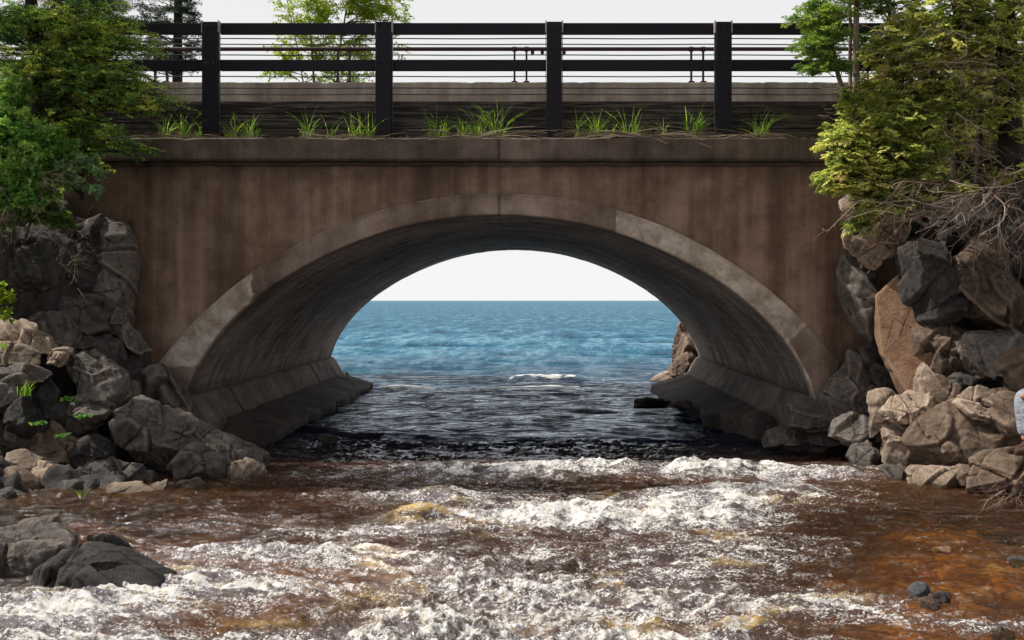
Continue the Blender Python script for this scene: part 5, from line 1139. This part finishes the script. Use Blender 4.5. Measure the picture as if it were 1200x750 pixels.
be = [(0,1),(1,2),(2,3),(3,4),(4,5),(2,6),(6,7),(7,8),(2,9),(9,10),(10,11),(0,12),(12,13),(13,14),(0,15),(15,16),(16,17)]
br = [.12,.11,.13,.055,.085,.07,.055,.042,.03,.055,.042,.03,.08,.058,.04,.08,.058,.04]
body = skin_mesh('body', bv, be, br, M['skin'], person)
def hand(w, d, parent):
    d = np.array(d, float); d /= np.linalg.norm(d); side = unit(np.cross(d, (0, 0, 1.))); dn = np.array((0, 0, -1.))
    pal = w + d*.075
    for j, (o_, l_) in enumerate(((-.028,.07),(-.010,.08),(.009,.075),(.027,.06))):
        a = w+d*.03+side*o_*.5; b0 = pal+side*o_; c_ = b0+d*l_*.5+dn*.012; e_ = c_+d*l_*.3+dn*.03
        skin_mesh('finger', [a, b0, c_, e_], [(0,1),(1,2),(2,3)], [.012,.010,.009,.007], M['skin'], parent, 0, 1)
    skin_mesh('thumb', [w+d*.02, w+d*.045-side*.03, w+d*.08-side*.045+dn*.01], [(0,1),(1,2)], [.013,.011,.008], M['skin'], parent, 0, 1)
    skin_mesh('palm', [w, w+d*.04, pal], [(0,1),(1,2)], [(.022,.028),(.017,.036),(.014,.038)], M['skin'], parent, 0, 1)
hand(wrL, (-.9,.1,-.25), person); hand(wrR, (-.9,-.1,-.25), person)
mid = lambda a, b_, t_: a*(1-t_)+b_*t_
jv = [p+(0,0,.06), p+(0,0,-.03), hipL, mid(hipL,kneL,.5), mid(hipL,kneL,.85), kneL+(-.005,0,.01), mid(kneL,ankL,.25), mid(kneL,ankL,.52), mid(kneL,ankL,.70), mid(kneL,ankL,.95),
      hipR, mid(hipR,kneR,.5), kneR, mid(kneR,ankR,.4), mid(kneR,ankR,.9)]
je = [(0,1),(1,2),(2,3),(3,4),(4,5),(5,6),(6,7),(7,8),(8,9),(1,10),(10,11),(11,12),(12,13),(13,14)]
jr = [.145,.15,.115,.105,.098,.094,.105,.082,.098,.062,.115,.105,.09,.085,.07]
skin_mesh('jeans', jv, je, jr, M['jeans'], person, 1)
skin_mesh('knee_patch', [kneL+(-.055,-.045,.02), kneL+(-.055,-.05,-.05)], [(0,1)], [.05,.045], M['skin'], person, 0)
skin_mesh('jacket', [p+(0,0,.04), p+(.03,0,.22), chest, neck+(0,0,-.04), shL, elL, wrL+(.02,0,0), shR, elR, wrR+(.02,0,0)], [(0,1),(1,2),(2,3),(2,4),(4,5),(5,6),(2,7),(7,8),(8,9)], [.155,.15,.165,.075,.075,.06,.045,.075,.06,.045], M['jacket'], person, 1)
for a in (ankL, ankR): skin_mesh('shoe', [a+(.03,0,.02), a+(0,0,-.06), a+(-.11,-.01,-.085), a+(-.2,-.01,-.09)], [(0,1),(1,2),(2,3)], [.05,.055,.046,.035], M['shoe'], person, 0)
skin_mesh('hair', [head+(.03,0,.0), head+(.02,0,.07), head+(-.015,0,.115)], [(0,1),(1,2)], [.095,.098,.075], M['hair'], person, 1)
skin_mesh('nose', [head+(-.085,0,.03), head+(-.105,0,0)], [(0,1)], [.010,.014], M['skin'], person, 0)
for s_ in (-1, 1):
    skin_mesh('eye', [head+(-.078,s_*.032,.035), head+(-.084,s_*.032,.035)], [(0,1)], [.012,.010], M['eye'], person, 0, 1)
    skin_mesh('ear', [head+(.005,s_*.085,.03), head+(.005,s_*.092,0)], [(0,1)], [.018,.012], M['skin'], person, 0, 1)
skin_mesh('mouth', [head+(-.084,-.022,-.035), head+(-.088,0,-.036), head+(-.084,.022,-.035)], [(0,1),(1,2)], [.006,.008,.006], M['pipe'], person, 1, 1)
